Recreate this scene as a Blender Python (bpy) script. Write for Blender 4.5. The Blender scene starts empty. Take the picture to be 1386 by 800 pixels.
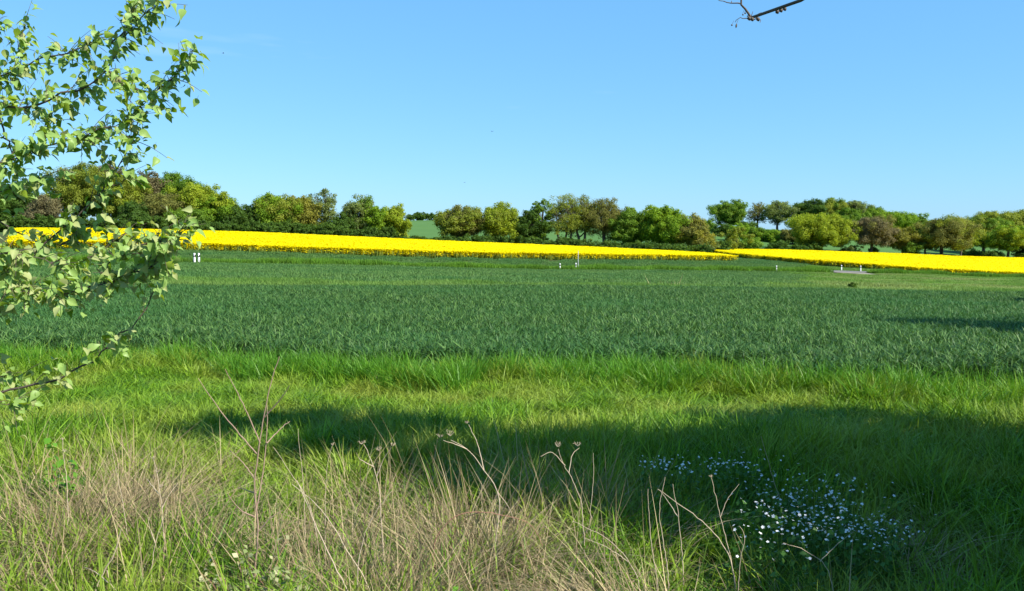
import bpy, math
import numpy as np
from mathutils import Vector

# ------------------------------------------------------------------ camera, sky, sun, exposure
scene = bpy.context.scene
col = scene.collection
EYE = 2.0
F = 1200.0                      # focal length in photograph pixels (1386 wide)
PITCH = math.radians(3.814)
cam_d = bpy.data.cameras.new('camera')
cam = bpy.data.objects.new('camera', cam_d)
col.objects.link(cam)
cam_d.sensor_width = 36.0
cam_d.lens = 36.0 * F / 1386.0
cam_d.clip_start = 0.05
cam_d.clip_end = 12000
cam.location = (0, 0, EYE)
cam.rotation_euler = (math.pi / 2 - PITCH, 0, 0)
scene.camera = cam

SUN_EL = math.radians(41)
SUN_AZ = math.atan2(0.84, -0.54)          # clockwise from +Y
S = Vector((math.sin(SUN_AZ) * math.cos(SUN_EL), math.cos(SUN_AZ) * math.cos(SUN_EL), math.sin(SUN_EL)))
world = bpy.data.worlds.new('World')
scene.world = world
world.use_nodes = True
wn, wl = world.node_tree.nodes, world.node_tree.links
wn.clear()
w_out = wn.new('ShaderNodeOutputWorld')
w_bg = wn.new('ShaderNodeBackground')
w_sky = wn.new('ShaderNodeTexSky')
w_sky.sky_type = 'NISHITA'
w_sky.sun_disc = False
w_sky.sun_elevation = SUN_EL
w_sky.sun_rotation = SUN_AZ
w_sky.air_density = 1.0
w_sky.dust_density = 0.3
w_sky.ozone_density = 2.0
w_tint = wn.new('ShaderNodeMixRGB')
w_tint.blend_type = 'MULTIPLY'
w_tint.inputs[0].default_value = 1.0
w_tint.inputs[2].default_value = (0.86, 1.08, 1.12, 1)
w_hsv = wn.new('ShaderNodeMixRGB')          # an even, clear spring blue over the whole dome
w_hsv.inputs[0].default_value = 0.5
w_hsv.inputs[2].default_value = (1.3, 4.5, 9.2, 1)
# thin wisps of cirrus
w_tc = wn.new('ShaderNodeTexCoord')
w_map = wn.new('ShaderNodeMapping')
w_map.inputs['Scale'].default_value = (2.2, 2.2, 16.0)
w_map.inputs['Rotation'].default_value = (0.0, 0.06, 0.0)
w_map.inputs['Location'].default_value = (0.35, 0.0, 0.62)
w_no = wn.new('ShaderNodeTexNoise')
w_no.inputs['Scale'].default_value = 1.6
w_no.inputs['Detail'].default_value = 4
w_rm = wn.new('ShaderNodeMapRange')
w_rm.inputs['From Min'].default_value = 0.66
w_rm.inputs['From Max'].default_value = 0.85
w_rm.inputs['To Max'].default_value = 0.22
w_cl = wn.new('ShaderNodeMixRGB')
w_cl.inputs[2].default_value = (7.5, 8.5, 9.5, 1)
wl.new(w_tc.outputs['Generated'], w_map.inputs['Vector'])
wl.new(w_map.outputs['Vector'], w_no.inputs['Vector'])
wl.new(w_no.outputs['Fac'], w_rm.inputs['Value'])
wl.new(w_sky.outputs['Color'], w_tint.inputs[1])
wl.new(w_tint.outputs['Color'], w_hsv.inputs[1])
wl.new(w_hsv.outputs['Color'], w_cl.inputs[1])
wl.new(w_rm.outputs['Result'], w_cl.inputs[0])
wl.new(w_cl.outputs['Color'], w_bg.inputs['Color'])
w_bg.inputs['Strength'].default_value = 0.070
wl.new(w_bg.outputs['Background'], w_out.inputs['Surface'])

sun_d = bpy.data.lights.new('sun', 'SUN')
sun_d.energy = 5.0
sun_d.angle = math.radians(0.53)
sun_d.color = (1.0, 0.95, 0.86)
sun = bpy.data.objects.new('sun', sun_d)
col.objects.link(sun)
sun.rotation_euler = (-S).to_track_quat('-Z', 'Y').to_euler()
sun.location = (40, -20, 60)

vs = scene.view_settings
vs.view_transform = 'Standard'
vs.look = 'None'
vs.exposure = 1.0
vs.gamma = 1.0
vs.use_curve_mapping = False
scene.render.engine = 'CYCLES'
scene.cycles.max_bounces = 3
scene.cycles.diffuse_bounces = 1
scene.cycles.glossy_bounces = 1
scene.cycles.transmission_bounces = 2
scene.cycles.transparent_max_bounces = 4

# ------------------------------------------------------------------ helpers
R0 = np.random.default_rng(7)

def unproj(px, py, d):
    """point at forward distance d seen at pixel (px, py) of the photograph"""
    u = (px - 693.0) / F
    a = (400.0 - py) / F
    c, s = math.cos(PITCH), math.sin(PITCH)
    t = d / (c + a * s)
    return np.array([u * t, d, EYE + (-s + a * c) * t])

def tag(o, label=None, cat=None, group=None, kind=None):
    if label: o['label'] = label
    if cat: o['category'] = cat
    if group: o['group'] = group
    if kind: o['kind'] = kind
    return o

def link(name, data, parent=None, loc=None):
    o = bpy.data.objects.new(name, data)
    col.objects.link(o)
    if parent is not None: o.parent = parent
    if loc is not None: o.location = tuple(float(v) for v in loc)
    return o

def mesh_np(name, V, Q, mat, tint=None, smooth=False, T=None):
    V = np.asarray(V, dtype=np.float32).reshape(-1, 3)
    Q = np.asarray(Q, dtype=np.int32).reshape(-1, 4) if Q is not None and len(Q) else np.zeros((0, 4), np.int32)
    T = np.asarray(T, dtype=np.int32).reshape(-1, 3) if T is not None and len(T) else np.zeros((0, 3), np.int32)
    me = bpy.data.meshes.new(name)
    me.vertices.add(len(V))
    me.vertices.foreach_set('co', V.ravel())
    li = np.concatenate([Q.ravel(), T.ravel()]).astype(np.int32)
    me.loops.add(len(li))
    me.loops.foreach_set('vertex_index', li)
    st = np.concatenate([np.arange(len(Q)) * 4, len(Q) * 4 + np.arange(len(T)) * 3]).astype(np.int32)
    me.polygons.add(len(Q) + len(T))
    me.polygons.foreach_set('loop_start', st)
    if smooth:
        me.polygons.foreach_set('use_smooth', np.ones(len(st), dtype=bool))
    if tint is not None:
        a = me.attributes.new('tint', 'FLOAT', 'POINT')
        a.data.foreach_set('value', np.asarray(tint, dtype=np.float32))
    me.update(calc_edges=True)
    me.validate()
    if mat is not None: me.materials.append(mat)
    return me

class Geo:
    """collects quads with a per-vertex tint"""
    def __init__(self): self.V, self.Q, self.t, self.n = [], [], [], 0
    def add(self, V, Q, tint=0.5):
        V = np.asarray(V, float).reshape(-1, 3); Q = np.asarray(Q, int).reshape(-1, 4)
        self.V.append(V); self.Q.append(Q + self.n)
        self.t.append(np.broadcast_to(np.asarray(tint, float), (len(V),)))
        self.n += len(V)
    def mesh(self, name, mat, smooth=False):
        return mesh_np(name, np.concatenate(self.V), np.concatenate(self.Q), mat, np.concatenate(self.t), smooth)

def tube(pts, rad, k=5):
    pts = np.asarray(pts, float); n = len(pts)
    rad = np.broadcast_to(np.asarray(rad, float), (n,))
    tan = np.gradient(pts, axis=0)
    tan /= np.linalg.norm(tan, axis=1, keepdims=True) + 1e-9
    ref = np.array([0.31, 0.95, 0.1]) if abs(tan[0][1]) < 0.8 else np.array([0.95, 0.2, 0.3])
    a = np.cross(tan, ref); a /= np.linalg.norm(a, axis=1, keepdims=True) + 1e-9
    b = np.cross(tan, a)
    ang = np.arange(k) * 2 * math.pi / k
    V = pts[:, None, :] + rad[:, None, None] * (np.cos(ang)[None, :, None] * a[:, None, :] + np.sin(ang)[None, :, None] * b[:, None, :])
    i = np.arange(n - 1)[:, None] * k; j = np.arange(k)[None, :]; j2 = (j + 1) % k
    Q = np.stack([i + j, i + j2, i + k + j2, i + k + j], -1).reshape(-1, 4)
    return V.reshape(-1, 3), Q

def smooth_line(pts, n, rng=None, jit=0.0):
    pts = np.asarray(pts, float)
    seg = np.linalg.norm(np.diff(pts, axis=0), axis=1)
    s = np.concatenate([[0], np.cumsum(seg)]); t = np.linspace(0, s[-1], n)
    m = np.gradient(pts, s + np.arange(len(s)) * 1e-9, axis=0) if len(pts) > 2 else np.repeat((pts[1:] - pts[:1]) / s[-1], 2, 0)
    k = np.clip(np.searchsorted(s, t, side='right') - 1, 0, len(s) - 2)
    h = (s[k + 1] - s[k])[:, None]; x = ((t - s[k])[:, None]) / h
    out = (2 * x**3 - 3 * x**2 + 1) * pts[k] + (x**3 - 2 * x**2 + x) * h * m[k] + (-2 * x**3 + 3 * x**2) * pts[k + 1] + (x**3 - x**2) * h * m[k + 1]
    if rng is not None and jit:
        out[1:] += rng.normal(0, jit, out[1:].shape)
    return out

def blades(base, h, w, ang, lean, curve, segs=3, twist=None):
    """vectorised grass blades, (segs+1)*2 vertices each"""
    n = len(base)
    t = np.linspace(0, 1, segs + 1)[None, :]
    d = np.stack([np.cos(ang), np.sin(ang)], -1)
    face = ang + (math.pi / 2 if twist is None else twist)
    s = np.stack([np.cos(face), np.sin(face), np.zeros(n)], -1)
    out = h[:, None] * (lean[:, None] * t + curve[:, None] * t**2)
    up = h[:, None] * (t - 0.42 * np.abs(curve[:, None]) * t**2)
    P = np.zeros((n, segs + 1, 3))
    P[..., 0] = base[:, None, 0] + d[:, None, 0] * out
    P[..., 1] = base[:, None, 1] + d[:, None, 1] * out
    P[..., 2] = base[:, None, 2] + up
    prof = (np.minimum(1.0, 0.65 + 1.4 * t) * (1 - t**2.2) + 0.06)
    hw = 0.5 * w[:, None] * prof
    A = P - s[:, None, :] * hw[..., None]; B = P + s[:, None, :] * hw[..., None]
    V = np.stack([A, B], 2).reshape(n, -1, 3)
    q = np.array([[2 * i, 2 * i + 1, 2 * i + 3, 2 * i + 2] for i in range(segs)])
    Q = (q[None] + (np.arange(n) * (segs + 1) * 2)[:, None, None]).reshape(-1, 4)
    return V.reshape(-1, 3), Q, (segs + 1) * 2

def leafquads(P, N, size, rng, asp=1.0):
    """one slightly folded quad per point, roughly facing N"""
    n = len(P)
    r = rng.normal(size=(n, 3)); a = np.cross(N, r); a /= np.linalg.norm(a, axis=1, keepdims=True) + 1e-9
    b = np.cross(N, a); b /= np.linalg.norm(b, axis=1, keepdims=True) + 1e-9
    s = np.asarray(size)[:, None] * 0.5
    f = N / (np.linalg.norm(N, axis=1, keepdims=True) + 1e-9) * s * 0.35
    V = np.stack([P - a * s * 1.15 * asp, P - b * s * 0.8 + f, P + a * s * 1.15 * asp, P + b * s * 0.8 + f], 1)
    Q = np.arange(n * 4).reshape(n, 4)
    return V.reshape(-1, 3), Q

# ------------------------------------------------------------------ materials
def nmix(nt, mode='MIX', fac=None):
    m = nt.nodes.new('ShaderNodeMixRGB'); m.blend_type = mode
    if fac is not None: m.inputs[0].default_value = fac
    return m

def leaf_mat(name, c1, c2, transl=0.3, rough=0.5, spec=0.25, inst=0.0, c3=None, c3_scale=0.5, c3_lo=0.45, c3_hi=0.7, back=None, tcol=None):
    m = bpy.data.materials.new(name); m.use_nodes = True
    nt = m.node_tree; L = nt.links; b = nt.nodes['Principled BSDF']
    at = nt.nodes.new('ShaderNodeAttribute'); at.attribute_name = 'tint'
    mx = nmix(nt); mx.inputs[1].default_value = (*c1, 1); mx.inputs[2].default_value = (*c2, 1)
    L.new(at.outputs['Fac'], mx.inputs[0]); c = mx.outputs[0]
    oi = nt.nodes.new('ShaderNodeObjectInfo')
    if c3 is not None:
        no = nt.nodes.new('ShaderNodeTexNoise'); no.inputs['Scale'].default_value = c3_scale; no.inputs['Detail'].default_value = 3
        gp = nt.nodes.new('ShaderNodeNewGeometry'); L.new(gp.outputs['Position'], no.inputs['Vector'])
        mr = nt.nodes.new('ShaderNodeMapRange'); mr.inputs['From Min'].default_value = c3_lo; mr.inputs['From Max'].default_value = c3_hi
        L.new(no.outputs['Fac'], mr.inputs['Value'])
        mm = nmix(nt); mm.inputs[2].default_value = (*c3, 1)
        L.new(mr.outputs['Result'], mm.inputs[0]); L.new(c, mm.inputs[1]); c = mm.outputs[0]
    if inst:
        mr = nt.nodes.new('ShaderNodeMapRange'); mr.inputs['To Min'].default_value = 1 - inst; mr.inputs['To Max'].default_value = 1 + inst
        L.new(oi.outputs['Random'], mr.inputs['Value'])
        hs = nt.nodes.new('ShaderNodeHueSaturation')
        L.new(mr.outputs['Result'], hs.inputs['Value']); L.new(c, hs.inputs['Color']); c = hs.outputs['Color']
    if back is not None:
        g = nt.nodes.new('ShaderNodeNewGeometry'); mm = nmix(nt); mm.inputs[2].default_value = (*back, 1)
        L.new(g.outputs['Backfacing'], mm.inputs[0]); L.new(c, mm.inputs[1]); c = mm.outputs[0]
    L.new(c, b.inputs['Base Color'])
    b.inputs['Roughness'].default_value = rough
    b.inputs['Specular IOR Level'].default_value = spec
    if transl > 0:
        tr = nt.nodes.new('ShaderNodeBsdfTranslucent')
        tm = nmix(nt, 'MULTIPLY', 1.0); tm.inputs[2].default_value = (*(tcol or (1.25, 1.2, 0.5)), 1)
        L.new(c, tm.inputs[1]); L.new(tm.outputs[0], tr.inputs['Color'])
        ms = nt.nodes.new('ShaderNodeMixShader'); ms.inputs[0].default_value = transl
        L.new(b.outputs[0], ms.inputs[1]); L.new(tr.outputs[0], ms.inputs[2])
        L.new(ms.outputs[0], nt.nodes['Material Output'].inputs['Surface'])
    return m

def plain_mat(name, c1, c2=None, scale=8.0, rough=0.8, spec=0.2, bump=0.0):
    m = bpy.data.materials.new(name); m.use_nodes = True
    nt = m.node_tree; L = nt.links; b = nt.nodes['Principled BSDF']
    no = nt.nodes.new('ShaderNodeTexNoise'); no.inputs['Scale'].default_value = scale; no.inputs['Detail'].default_value = 5
    tc = nt.nodes.new('ShaderNodeTexCoord'); L.new(tc.outputs['Object'], no.inputs['Vector'])
    mx = nmix(nt); mx.inputs[1].default_value = (*c1, 1); mx.inputs[2].default_value = (*(c2 or c1), 1)
    L.new(no.outputs['Fac'], mx.inputs[0]); L.new(mx.outputs[0], b.inputs['Base Color'])
    b.inputs['Roughness'].default_value = rough; b.inputs['Specular IOR Level'].default_value = spec
    if bump:
        bp = nt.nodes.new('ShaderNodeBump'); bp.inputs['Strength'].default_value = bump
        L.new(no.outputs['Fac'], bp.inputs['Height']); L.new(bp.outputs[0], b.inputs['Normal'])
    return m

M_bark = plain_mat('bark', (0.07, 0.055, 0.042), (0.14, 0.115, 0.09), 6, bump=0.4)
M_bark_far = plain_mat('bark_weathered', (0.06, 0.05, 0.04), (0.11, 0.095, 0.075), 2)
M_twig = plain_mat('twig_bark', (0.055, 0.042, 0.032), (0.13, 0.10, 0.075), 25)
M_white = plain_mat('white_plastic', (0.78, 0.78, 0.77), (0.70, 0.70, 0.68), 6, rough=0.4, spec=0.4)
M_black = plain_mat('black_plastic', (0.02, 0.02, 0.02), (0.03, 0.03, 0.03), 6, rough=0.4)
M_refl = plain_mat('reflector', (0.75, 0.75, 0.72), (0.65, 0.65, 0.62), 30, rough=0.15, spec=0.8)
M_metal = plain_mat('galvanised_metal', (0.52, 0.53, 0.54), (0.42, 0.43, 0.44), 12, rough=0.45, spec=0.5)
M_road = plain_mat('asphalt', (0.12, 0.115, 0.105), (0.18, 0.17, 0.155), 0.8, rough=0.9)
M_petal = leaf_mat('white_petal', (0.80, 0.80, 0.80), (0.86, 0.86, 0.86), 0.25, tcol=(1, 1, 1))
M_pistil = plain_mat('flower_centre', (0.45, 0.42, 0.10), (0.55, 0.50, 0.15), 60)

# ------------------------------------------------------------------ the lie of the land
U_C = np.array([-0.83, -0.36, 0.0, 0.243, 0.5775, 0.84])
PROF = [
    [(0, 0), (12, 0), (37, -.2), (48, -.3), (90, -.6), (100, -.7), (130, 0.6), (215, 3.4), (260, 4.6), (420, 8.5), (520, 8), (900, 0), (4000, -20)],
    [(0, 0), (12, 0), (37, -.3), (48, -.45), (100, -1.25), (106, -1.25), (137, -.3), (222, 2.3), (260, 3.5), (420, 8.5), (520, 8), (900, 0), (4000, -20)],
    [(0, 0), (12, 0), (35, -.3), (48, -.8), (125, -2.9), (140, -3.2), (165, -2.1), (252, -1.3), (275, -.8), (420, 10.2), (520, 9.5), (900, 2), (4000, -20)],
    [(0, 0), (12, 0), (36, -.4), (50, -1.1), (140, -3.9), (150, -3.8), (190, -3.3), (262, -3.5), (300, -2.4), (400, 6.4), (500, 6), (900, 0), (4000, -20)],
    [(0, 0), (12, 0), (36, -.6), (50, -1.6), (165, -6.0), (185, -6.9), (300, -6.6), (320, -6.0), (400, -1), (500, 6), (900, 0), (4000, -20)],
    [(0, 0), (12, 0), (36, -.8), (50, -1.9), (165, -6.8), (185, -7.6), (300, -7.2), (320, -6.6), (400, -1), (500, 6), (900, 0), (4000, -20)],
]
LD = np.linspace(math.log(1.5), math.log(4000), 420)
UU = np.linspace(-0.83, 0.84, 120)
_cols = np.array([np.interp(np.exp(LD), [p[0] for p in pr], [p[1] for p in pr]) for pr in PROF])
_k = np.exp(-0.5 * (np.arange(-12, 13) / 3.2) ** 2); _k /= _k.sum()
_cols = np.array([np.convolve(np.pad(c, 12, mode='edge'), _k, mode='valid') for c in _cols])
_m = np.gradient(_cols, U_C, axis=0)
_kk = np.clip(np.searchsorted(U_C, UU, side='right') - 1, 0, len(U_C) - 2)
_h = (U_C[_kk + 1] - U_C[_kk])[:, None]; _x = (UU - U_C[_kk])[:, None] / _h
TAB = (2*_x**3 - 3*_x**2 + 1) * _cols[_kk] + (_x**3 - 2*_x**2 + _x) * _h * _m[_kk] + (-2*_x**3 + 3*_x**2) * _cols[_kk + 1] + (_x**3 - _x**2) * _h * _m[_kk + 1]

def H(x, y):
    x = np.asarray(x, float); y = np.asarray(y, float)
    d = np.clip(y, 2.0, 3990)
    u = np.clip(x / d, -0.829, 0.839)
    i = (u - UU[0]) / (UU[1] - UU[0]); j = (np.log(d) - LD[0]) / (LD[1] - LD[0])
    i0 = np.clip(i.astype(int), 0, len(UU) - 2); j0 = np.clip(j.astype(int), 0, len(LD) - 2)
    fi, fj = i - i0, j - j0
    z = (TAB[i0, j0] * (1 - fi) * (1 - fj) + TAB[i0 + 1, j0] * fi * (1 - fj) + TAB[i0, j0 + 1] * (1 - fi) * fj + TAB[i0 + 1, j0 + 1] * fi * fj)
    near = np.clip((16 - d) / 8, 0, 1)
    return z + near * 0.05 * (np.sin(x * 1.7 + 0.6) * np.sin(y * 1.3 + 0.4) + 0.5 * np.sin(x * 3.9 + 2) * np.sin(y * 4.3))

def vnoise(x, y, s, seed=0):
    """cheap smooth noise 0..1"""
    x = np.asarray(x) / s + seed * 17.3; y = np.asarray(y) / s + seed * 9.1
    return 0.5 + 0.25 * (np.sin(x * 1.9 + 1.3 * np.sin(y * 1.1)) + np.sin(y * 2.3 + 1.7 * np.sin(x * 0.9 + 2.0)))

# field borders: forward distance as a function of u = x / d
def upx(*p): return (np.array(p, float) - 693) / F
R1_U = upx(30, 260, 480, 693, 800, 900, 960, 985)
R1_N = np.array([129, 137, 151, 165, 172, 181, 187, 190.])
R1_F = np.array([214, 222, 237, 252, 246, 232, 212, 192.])
R2_U = upx(968, 1000, 1040, 1100, 1225, 1386, 1600)
R2_N = np.array([262, 236, 212, 197, 187, 185, 185.])
R2_F = np.array([264, 276, 284, 290, 297, 300, 300.])
ROAD = np.array([(-190, 46), (-110, 72), (-60, 92), (-36, 105), (-14, 124), (9, 140.5), (45, 155), (64, 167), (95, 181), (150, 196), (260, 215)], float)
ROAD_C = smooth_line(np.c_[ROAD, np.zeros(len(ROAD))], 140)[:, :2]
def road_y(x): return np.interp(x, ROAD_C[:, 0], ROAD_C[:, 1])
def wheat_edge(x): return 12.3 - 0.19 * x + 0.35 * np.sin(x * 0.9) + 0.2 * np.sin(x * 2.3 + 1)

# ------------------------------------------------------------------ ground sheet
def sinh_axis(lo, hi, n, k):
    a = np.arcsinh(lo / k); b = np.arcsinh(hi / k)
    return k * np.sinh(np.linspace(a, b, n))
gx = sinh_axis(-4500, 4500, 261, 9.0)
gy = sinh_axis(-400, 3980, 281, 12.0)
GX, GY = np.meshgrid(gx, gy)
GZ = H(GX, GY)
Vg = np.stack([GX, GY, GZ], -1).reshape(-1, 3)
nx, ny = len(gx), len(gy)
ii = (np.arange(ny - 1)[:, None] * nx + np.arange(nx - 1)[None, :]).ravel()
Qg = np.stack([ii, ii + 1, ii + nx + 1, ii + nx], -1)
# land cover: 0 verge soil, 1 meadow green
far = np.clip((Vg[:, 1] - 190) / 40, 0, 1)
M_ground = bpy.data.materials.new('ground_cover'); M_ground.use_nodes = True
nt = M_ground.node_tree; L = nt.links; b = nt.nodes['Principled BSDF']
at = nt.nodes.new('ShaderNodeAttribute'); at.attribute_name = 'tint'
geo = nt.nodes.new('ShaderNodeNewGeometry')
n1 = nt.nodes.new('ShaderNodeTexNoise'); n1.inputs['Scale'].default_value = 3.0; n1.inputs['Detail'].default_value = 8
n2 = nt.nodes.new('ShaderNodeTexNoise'); n2.inputs['Scale'].default_value = 0.05; n2.inputs['Detail'].default_value = 8
L.new(geo.outputs['Position'], n1.inputs['Vector']); L.new(geo.outputs['Position'], n2.inputs['Vector'])
soil = nmix(nt); soil.inputs[1].default_value = (0.035, 0.045, 0.016, 1); soil.inputs[2].default_value = (0.075, 0.085, 0.03, 1)
L.new(n1.outputs['Fac'], soil.inputs[0])
mead = nmix(nt); mead.inputs[1].default_value = (0.050, 0.120, 0.028, 1); mead.inputs[2].default_value = (0.085, 0.165, 0.042, 1)
L.new(n2.outputs['Fac'], mead.inputs[0])
mg = nmix(nt); L.new(at.outputs['Fac'], mg.inputs[0]); L.new(soil.outputs[0], mg.inputs[1]); L.new(mead.outputs[0], mg.inputs[2])
L.new(mg.outputs[0], b.inputs['Base Color']); b.inputs['Roughness'].default_value = 0.95; b.inputs['Specular IOR Level'].default_value = 0.1
ground = link('ground', mesh_np('ground', Vg, Qg, M_ground, far, smooth=True))
tag(ground, 'gently falling farmland rising again to a green meadow hill', 'ground', kind='structure')

# country road, seen only where the verge is low
rc = ROAD_C; tn = np.gradient(rc, axis=0); tn /= np.linalg.norm(tn, axis=1, keepdims=True); nn = np.c_[-tn[:, 1], tn[:, 0]]
rows = []
for o in (-2.4, -0.8, 0.8, 2.4):
    p = rc + nn * o; rows.append(np.c_[p, H(p[:, 0], p[:, 1]) + 0.16 - 0.02 * abs(o)])
Vr = np.stack(rows, 1).reshape(-1, 3)
ir = (np.arange(len(rc) - 1)[:, None] * 4 + np.arange(3)[None, :]).ravel()
road = link('road', mesh_np('road', Vr, np.stack([ir, ir + 4, ir + 5, ir + 1], -1), M_road, smooth=True))
tag(road, 'narrow grey country road running behind the grassy verge', 'road', kind='structure')

ap = np.array([(55.5, 158.5), (61.5, 154.0), (64.0, 156.0), (65.0, 163.5), (58.5, 161.0)])
def in_apron(x, y, m=0.6):
    ins = np.ones(np.shape(x), bool)
    for i in range(len(ap)):
        a_, b_ = ap[i], ap[(i + 1) % len(ap)]
        ins &= ((b_[0] - a_[0]) * (y - a_[1]) - (b_[1] - a_[1]) * (x - a_[0])) / np.hypot(*(b_ - a_)) > -m
    return ins
ac = ap.mean(0)
va = []
for f_ in (1.0, 0.55, 0.02):
    pp = ac + (ap - ac) * f_; va.append(np.c_[pp, H(pp[:, 0], pp[:, 1]) + 0.10])
M_gravel = plain_mat('pale_gravel', (0.17, 0.155, 0.115), (0.26, 0.235, 0.18), 1.2, rough=0.95)
qa = [(k_ * 5 + i, k_ * 5 + (i + 1) % 5, (k_ + 1) * 5 + (i + 1) % 5, (k_ + 1) * 5 + i) for k_ in range(2) for i in range(5)]
tag(link('gravel_apron', mesh_np('gravel_apron', np.vstack(va), qa, M_gravel)), 'pale bare gravel patch beside the country road', 'gravel', kind='structure')

# ------------------------------------------------------------------ scattered plants (one object per crop or sward)
def scatter(name, P, rotz, scl, idx, protos, tilt=None):
    me = bpy.data.meshes.new(name)
    me.vertices.add(len(P)); me.vertices.foreach_set('co', np.asarray(P, np.float32).ravel())
    a = me.attributes.new('rot', 'FLOAT_VECTOR', 'POINT')
    r = np.zeros((len(P), 3), np.float32); r[:, 2] = rotz
    if tilt is not None: r[:, :2] = tilt
    a.data.foreach_set('vector', r.ravel())
    a = me.attributes.new('scl', 'FLOAT_VECTOR', 'POINT')
    a.data.foreach_set('vector', np.asarray(scl, np.float32).ravel())
    a = me.attributes.new('idx', 'INT', 'POINT'); a.data.foreach_set('value', np.asarray(idx, np.int32))
    me.update()
    for m in {p.materials[0] for p in protos}: me.materials.append(m)
    o = link(name, me)
    ng = bpy.data.node_groups.new(name + '_plants', 'GeometryNodeTree')
    ng.interface.new_socket('Geometry', in_out='INPUT', socket_type='NodeSocketGeometry')
    ng.interface.new_socket('Geometry', in_out='OUTPUT', socket_type='NodeSocketGeometry')
    N = ng.nodes; K = ng.links
    gi = N.new('NodeGroupInput'); go = N.new('NodeGroupOutput')
    jn = N.new('GeometryNodeJoinGeometry')
    for p in reversed(protos):        # a join node lists its last link first
        po = bpy.data.objects.new(p.name, p)
        oi = N.new('GeometryNodeObjectInfo'); oi.inputs['Object'].default_value = po; oi.inputs['As Instance'].default_value = False
        g2 = N.new('GeometryNodeGeometryToInstance')
        K.new(oi.outputs['Geometry'], g2.inputs[0]); K.new(g2.outputs[0], jn.inputs[0])
    ip = N.new('GeometryNodeInstanceOnPoints'); ip.inputs['Pick Instance'].default_value = True
    def attr(n, t):
        q = N.new('GeometryNodeInputNamedAttribute'); q.data_type = t; q.inputs['Name'].default_value = n
        return [s for s in q.outputs if s.enabled and s.name == 'Attribute'][0]
    K.new(gi.outputs[0], ip.inputs['Points']); K.new(jn.outputs[0], ip.inputs['Instance'])
    K.new(attr('idx', 'INT'), ip.inputs['Instance Index'])
    e2r = N.new('FunctionNodeEulerToRotation'); K.new(attr('rot', 'FLOAT_VECTOR'), e2r.inputs[0])
    K.new(e2r.outputs[0], ip.inputs['Rotation'])
    K.new(attr('scl', 'FLOAT_VECTOR'), ip.inputs['Scale'])
    K.new(ip.outputs[0], go.inputs[0])
    md = o.modifiers.new('plants', 'NODES'); md.node_group = ng
    return o

def sample_ud(n, u0, u1, d0, d1, rng, power=1.0):
    """points spread evenly over a wedge of land"""
    u = rng.uniform(u0, u1, n); d = np.sqrt(rng.uniform(d0**2, d1**2, n)) if power == 1 else d0 * (d1 / d0) ** rng.random(n)
    return u * d, d

def jgrid(step, y0, y1, umax, rng, xmax=1e9):
    """jittered grid over the wedge of land in view"""
    X_, Y_ = np.meshgrid(np.arange(-umax * y1, umax * y1, step), np.arange(y0, y1, step))
    X_ = X_ + rng.uniform(-.33, .33, X_.shape) * step; Y_ = Y_ + rng.uniform(-.33, .33, Y_.shape) * step
    k = np.abs(X_) < umax * np.maximum(Y_, 4) + 1.0
    return X_[k], Y_[k]

def patch(name, mat, n, half, hmin, hmax, w0, w1, leanm, curvem, rng, segs=3, perstem=1, z0=0.0, facing=True):
    base = np.c_[rng.uniform(-half, half, n), rng.uniform(-half, half, n), np.zeros(n)]
    if perstem > 1: base = np.repeat(base, perstem, 0)
    N_ = len(base)
    h = rng.uniform(hmin, hmax, N_)
    base[:, 2] = z0 + (rng.uniform(0.0, 0.55, N_) * (hmax - z0) if perstem > 1 else 0)
    if perstem > 1: h = h * rng.uniform(0.45, 0.8, N_)
    V, Q, k = blades(base, h, rng.uniform(w0, w1, N_), rng.uniform(0, 2 * math.pi, N_), np.abs(rng.normal(leanm, leanm * 0.6, N_)), np.abs(rng.normal(curvem, curvem * 0.6, N_)), segs,
                     rng.uniform(0.2, 2.9, N_) if facing else None)
    return mesh_np(name, V, Q, mat, np.repeat(rng.random(N_), k))

rng = np.random.default_rng(11)
M_wheat = leaf_mat('wheat_leaf', (0.018, 0.070, 0.013), (0.160, 0.285, 0.066), 0.24, 0.52, 0.22, inst=0.05, c3=(0.050, 0.140, 0.032), c3_scale=0.12, tcol=(1.1, 1.2, 0.6))
M_grass = leaf_mat('verge_grass', (0.045, 0.130, 0.006), (0.190, 0.340, 0.016), 0.28, 0.5, 0.22, inst=0.12, c3=(0.27, 0.325, 0.045), c3_scale=0.9, c3_lo=0.42, c3_hi=0.70)
M_lush = leaf_mat('lush_grass', (0.055, 0.18, 0.012), (0.14, 0.31, 0.022), 0.34, 0.45, 0.25, inst=0.15)
M_straw = leaf_mat('dead_straw', (0.12, 0.088, 0.042), (0.43, 0.345, 0.195), 0.15, 0.8, 0.1, inst=0.18, tcol=(1, 1, 0.9))
M_mead = leaf_mat('verge_far_grass', (0.085, 0.19, 0.030), (0.17, 0.29, 0.05), 0.3, 0.6, 0.15, inst=0.2, c3=(0.25, 0.30, 0.10), c3_scale=0.06, c3_lo=0.45, c3_hi=0.65)
M_verge = leaf_mat('road_verge_grass', (0.060, 0.16, 0.016), (0.14, 0.27, 0.026), 0.3, 0.6, 0.15, inst=0.3)
M_rape = leaf_mat('rape_flower', (0.84, 0.70, 0.002), (0.93, 0.80, 0.004), 0.25, 0.7, 0.1, inst=0.06, tcol=(1.05, 1.0, 0.5))
M_rstem = leaf_mat('rape_stem', (0.10, 0.16, 0.02), (0.19, 0.23, 0.03), 0.25, 0.6, 0.2)

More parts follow.
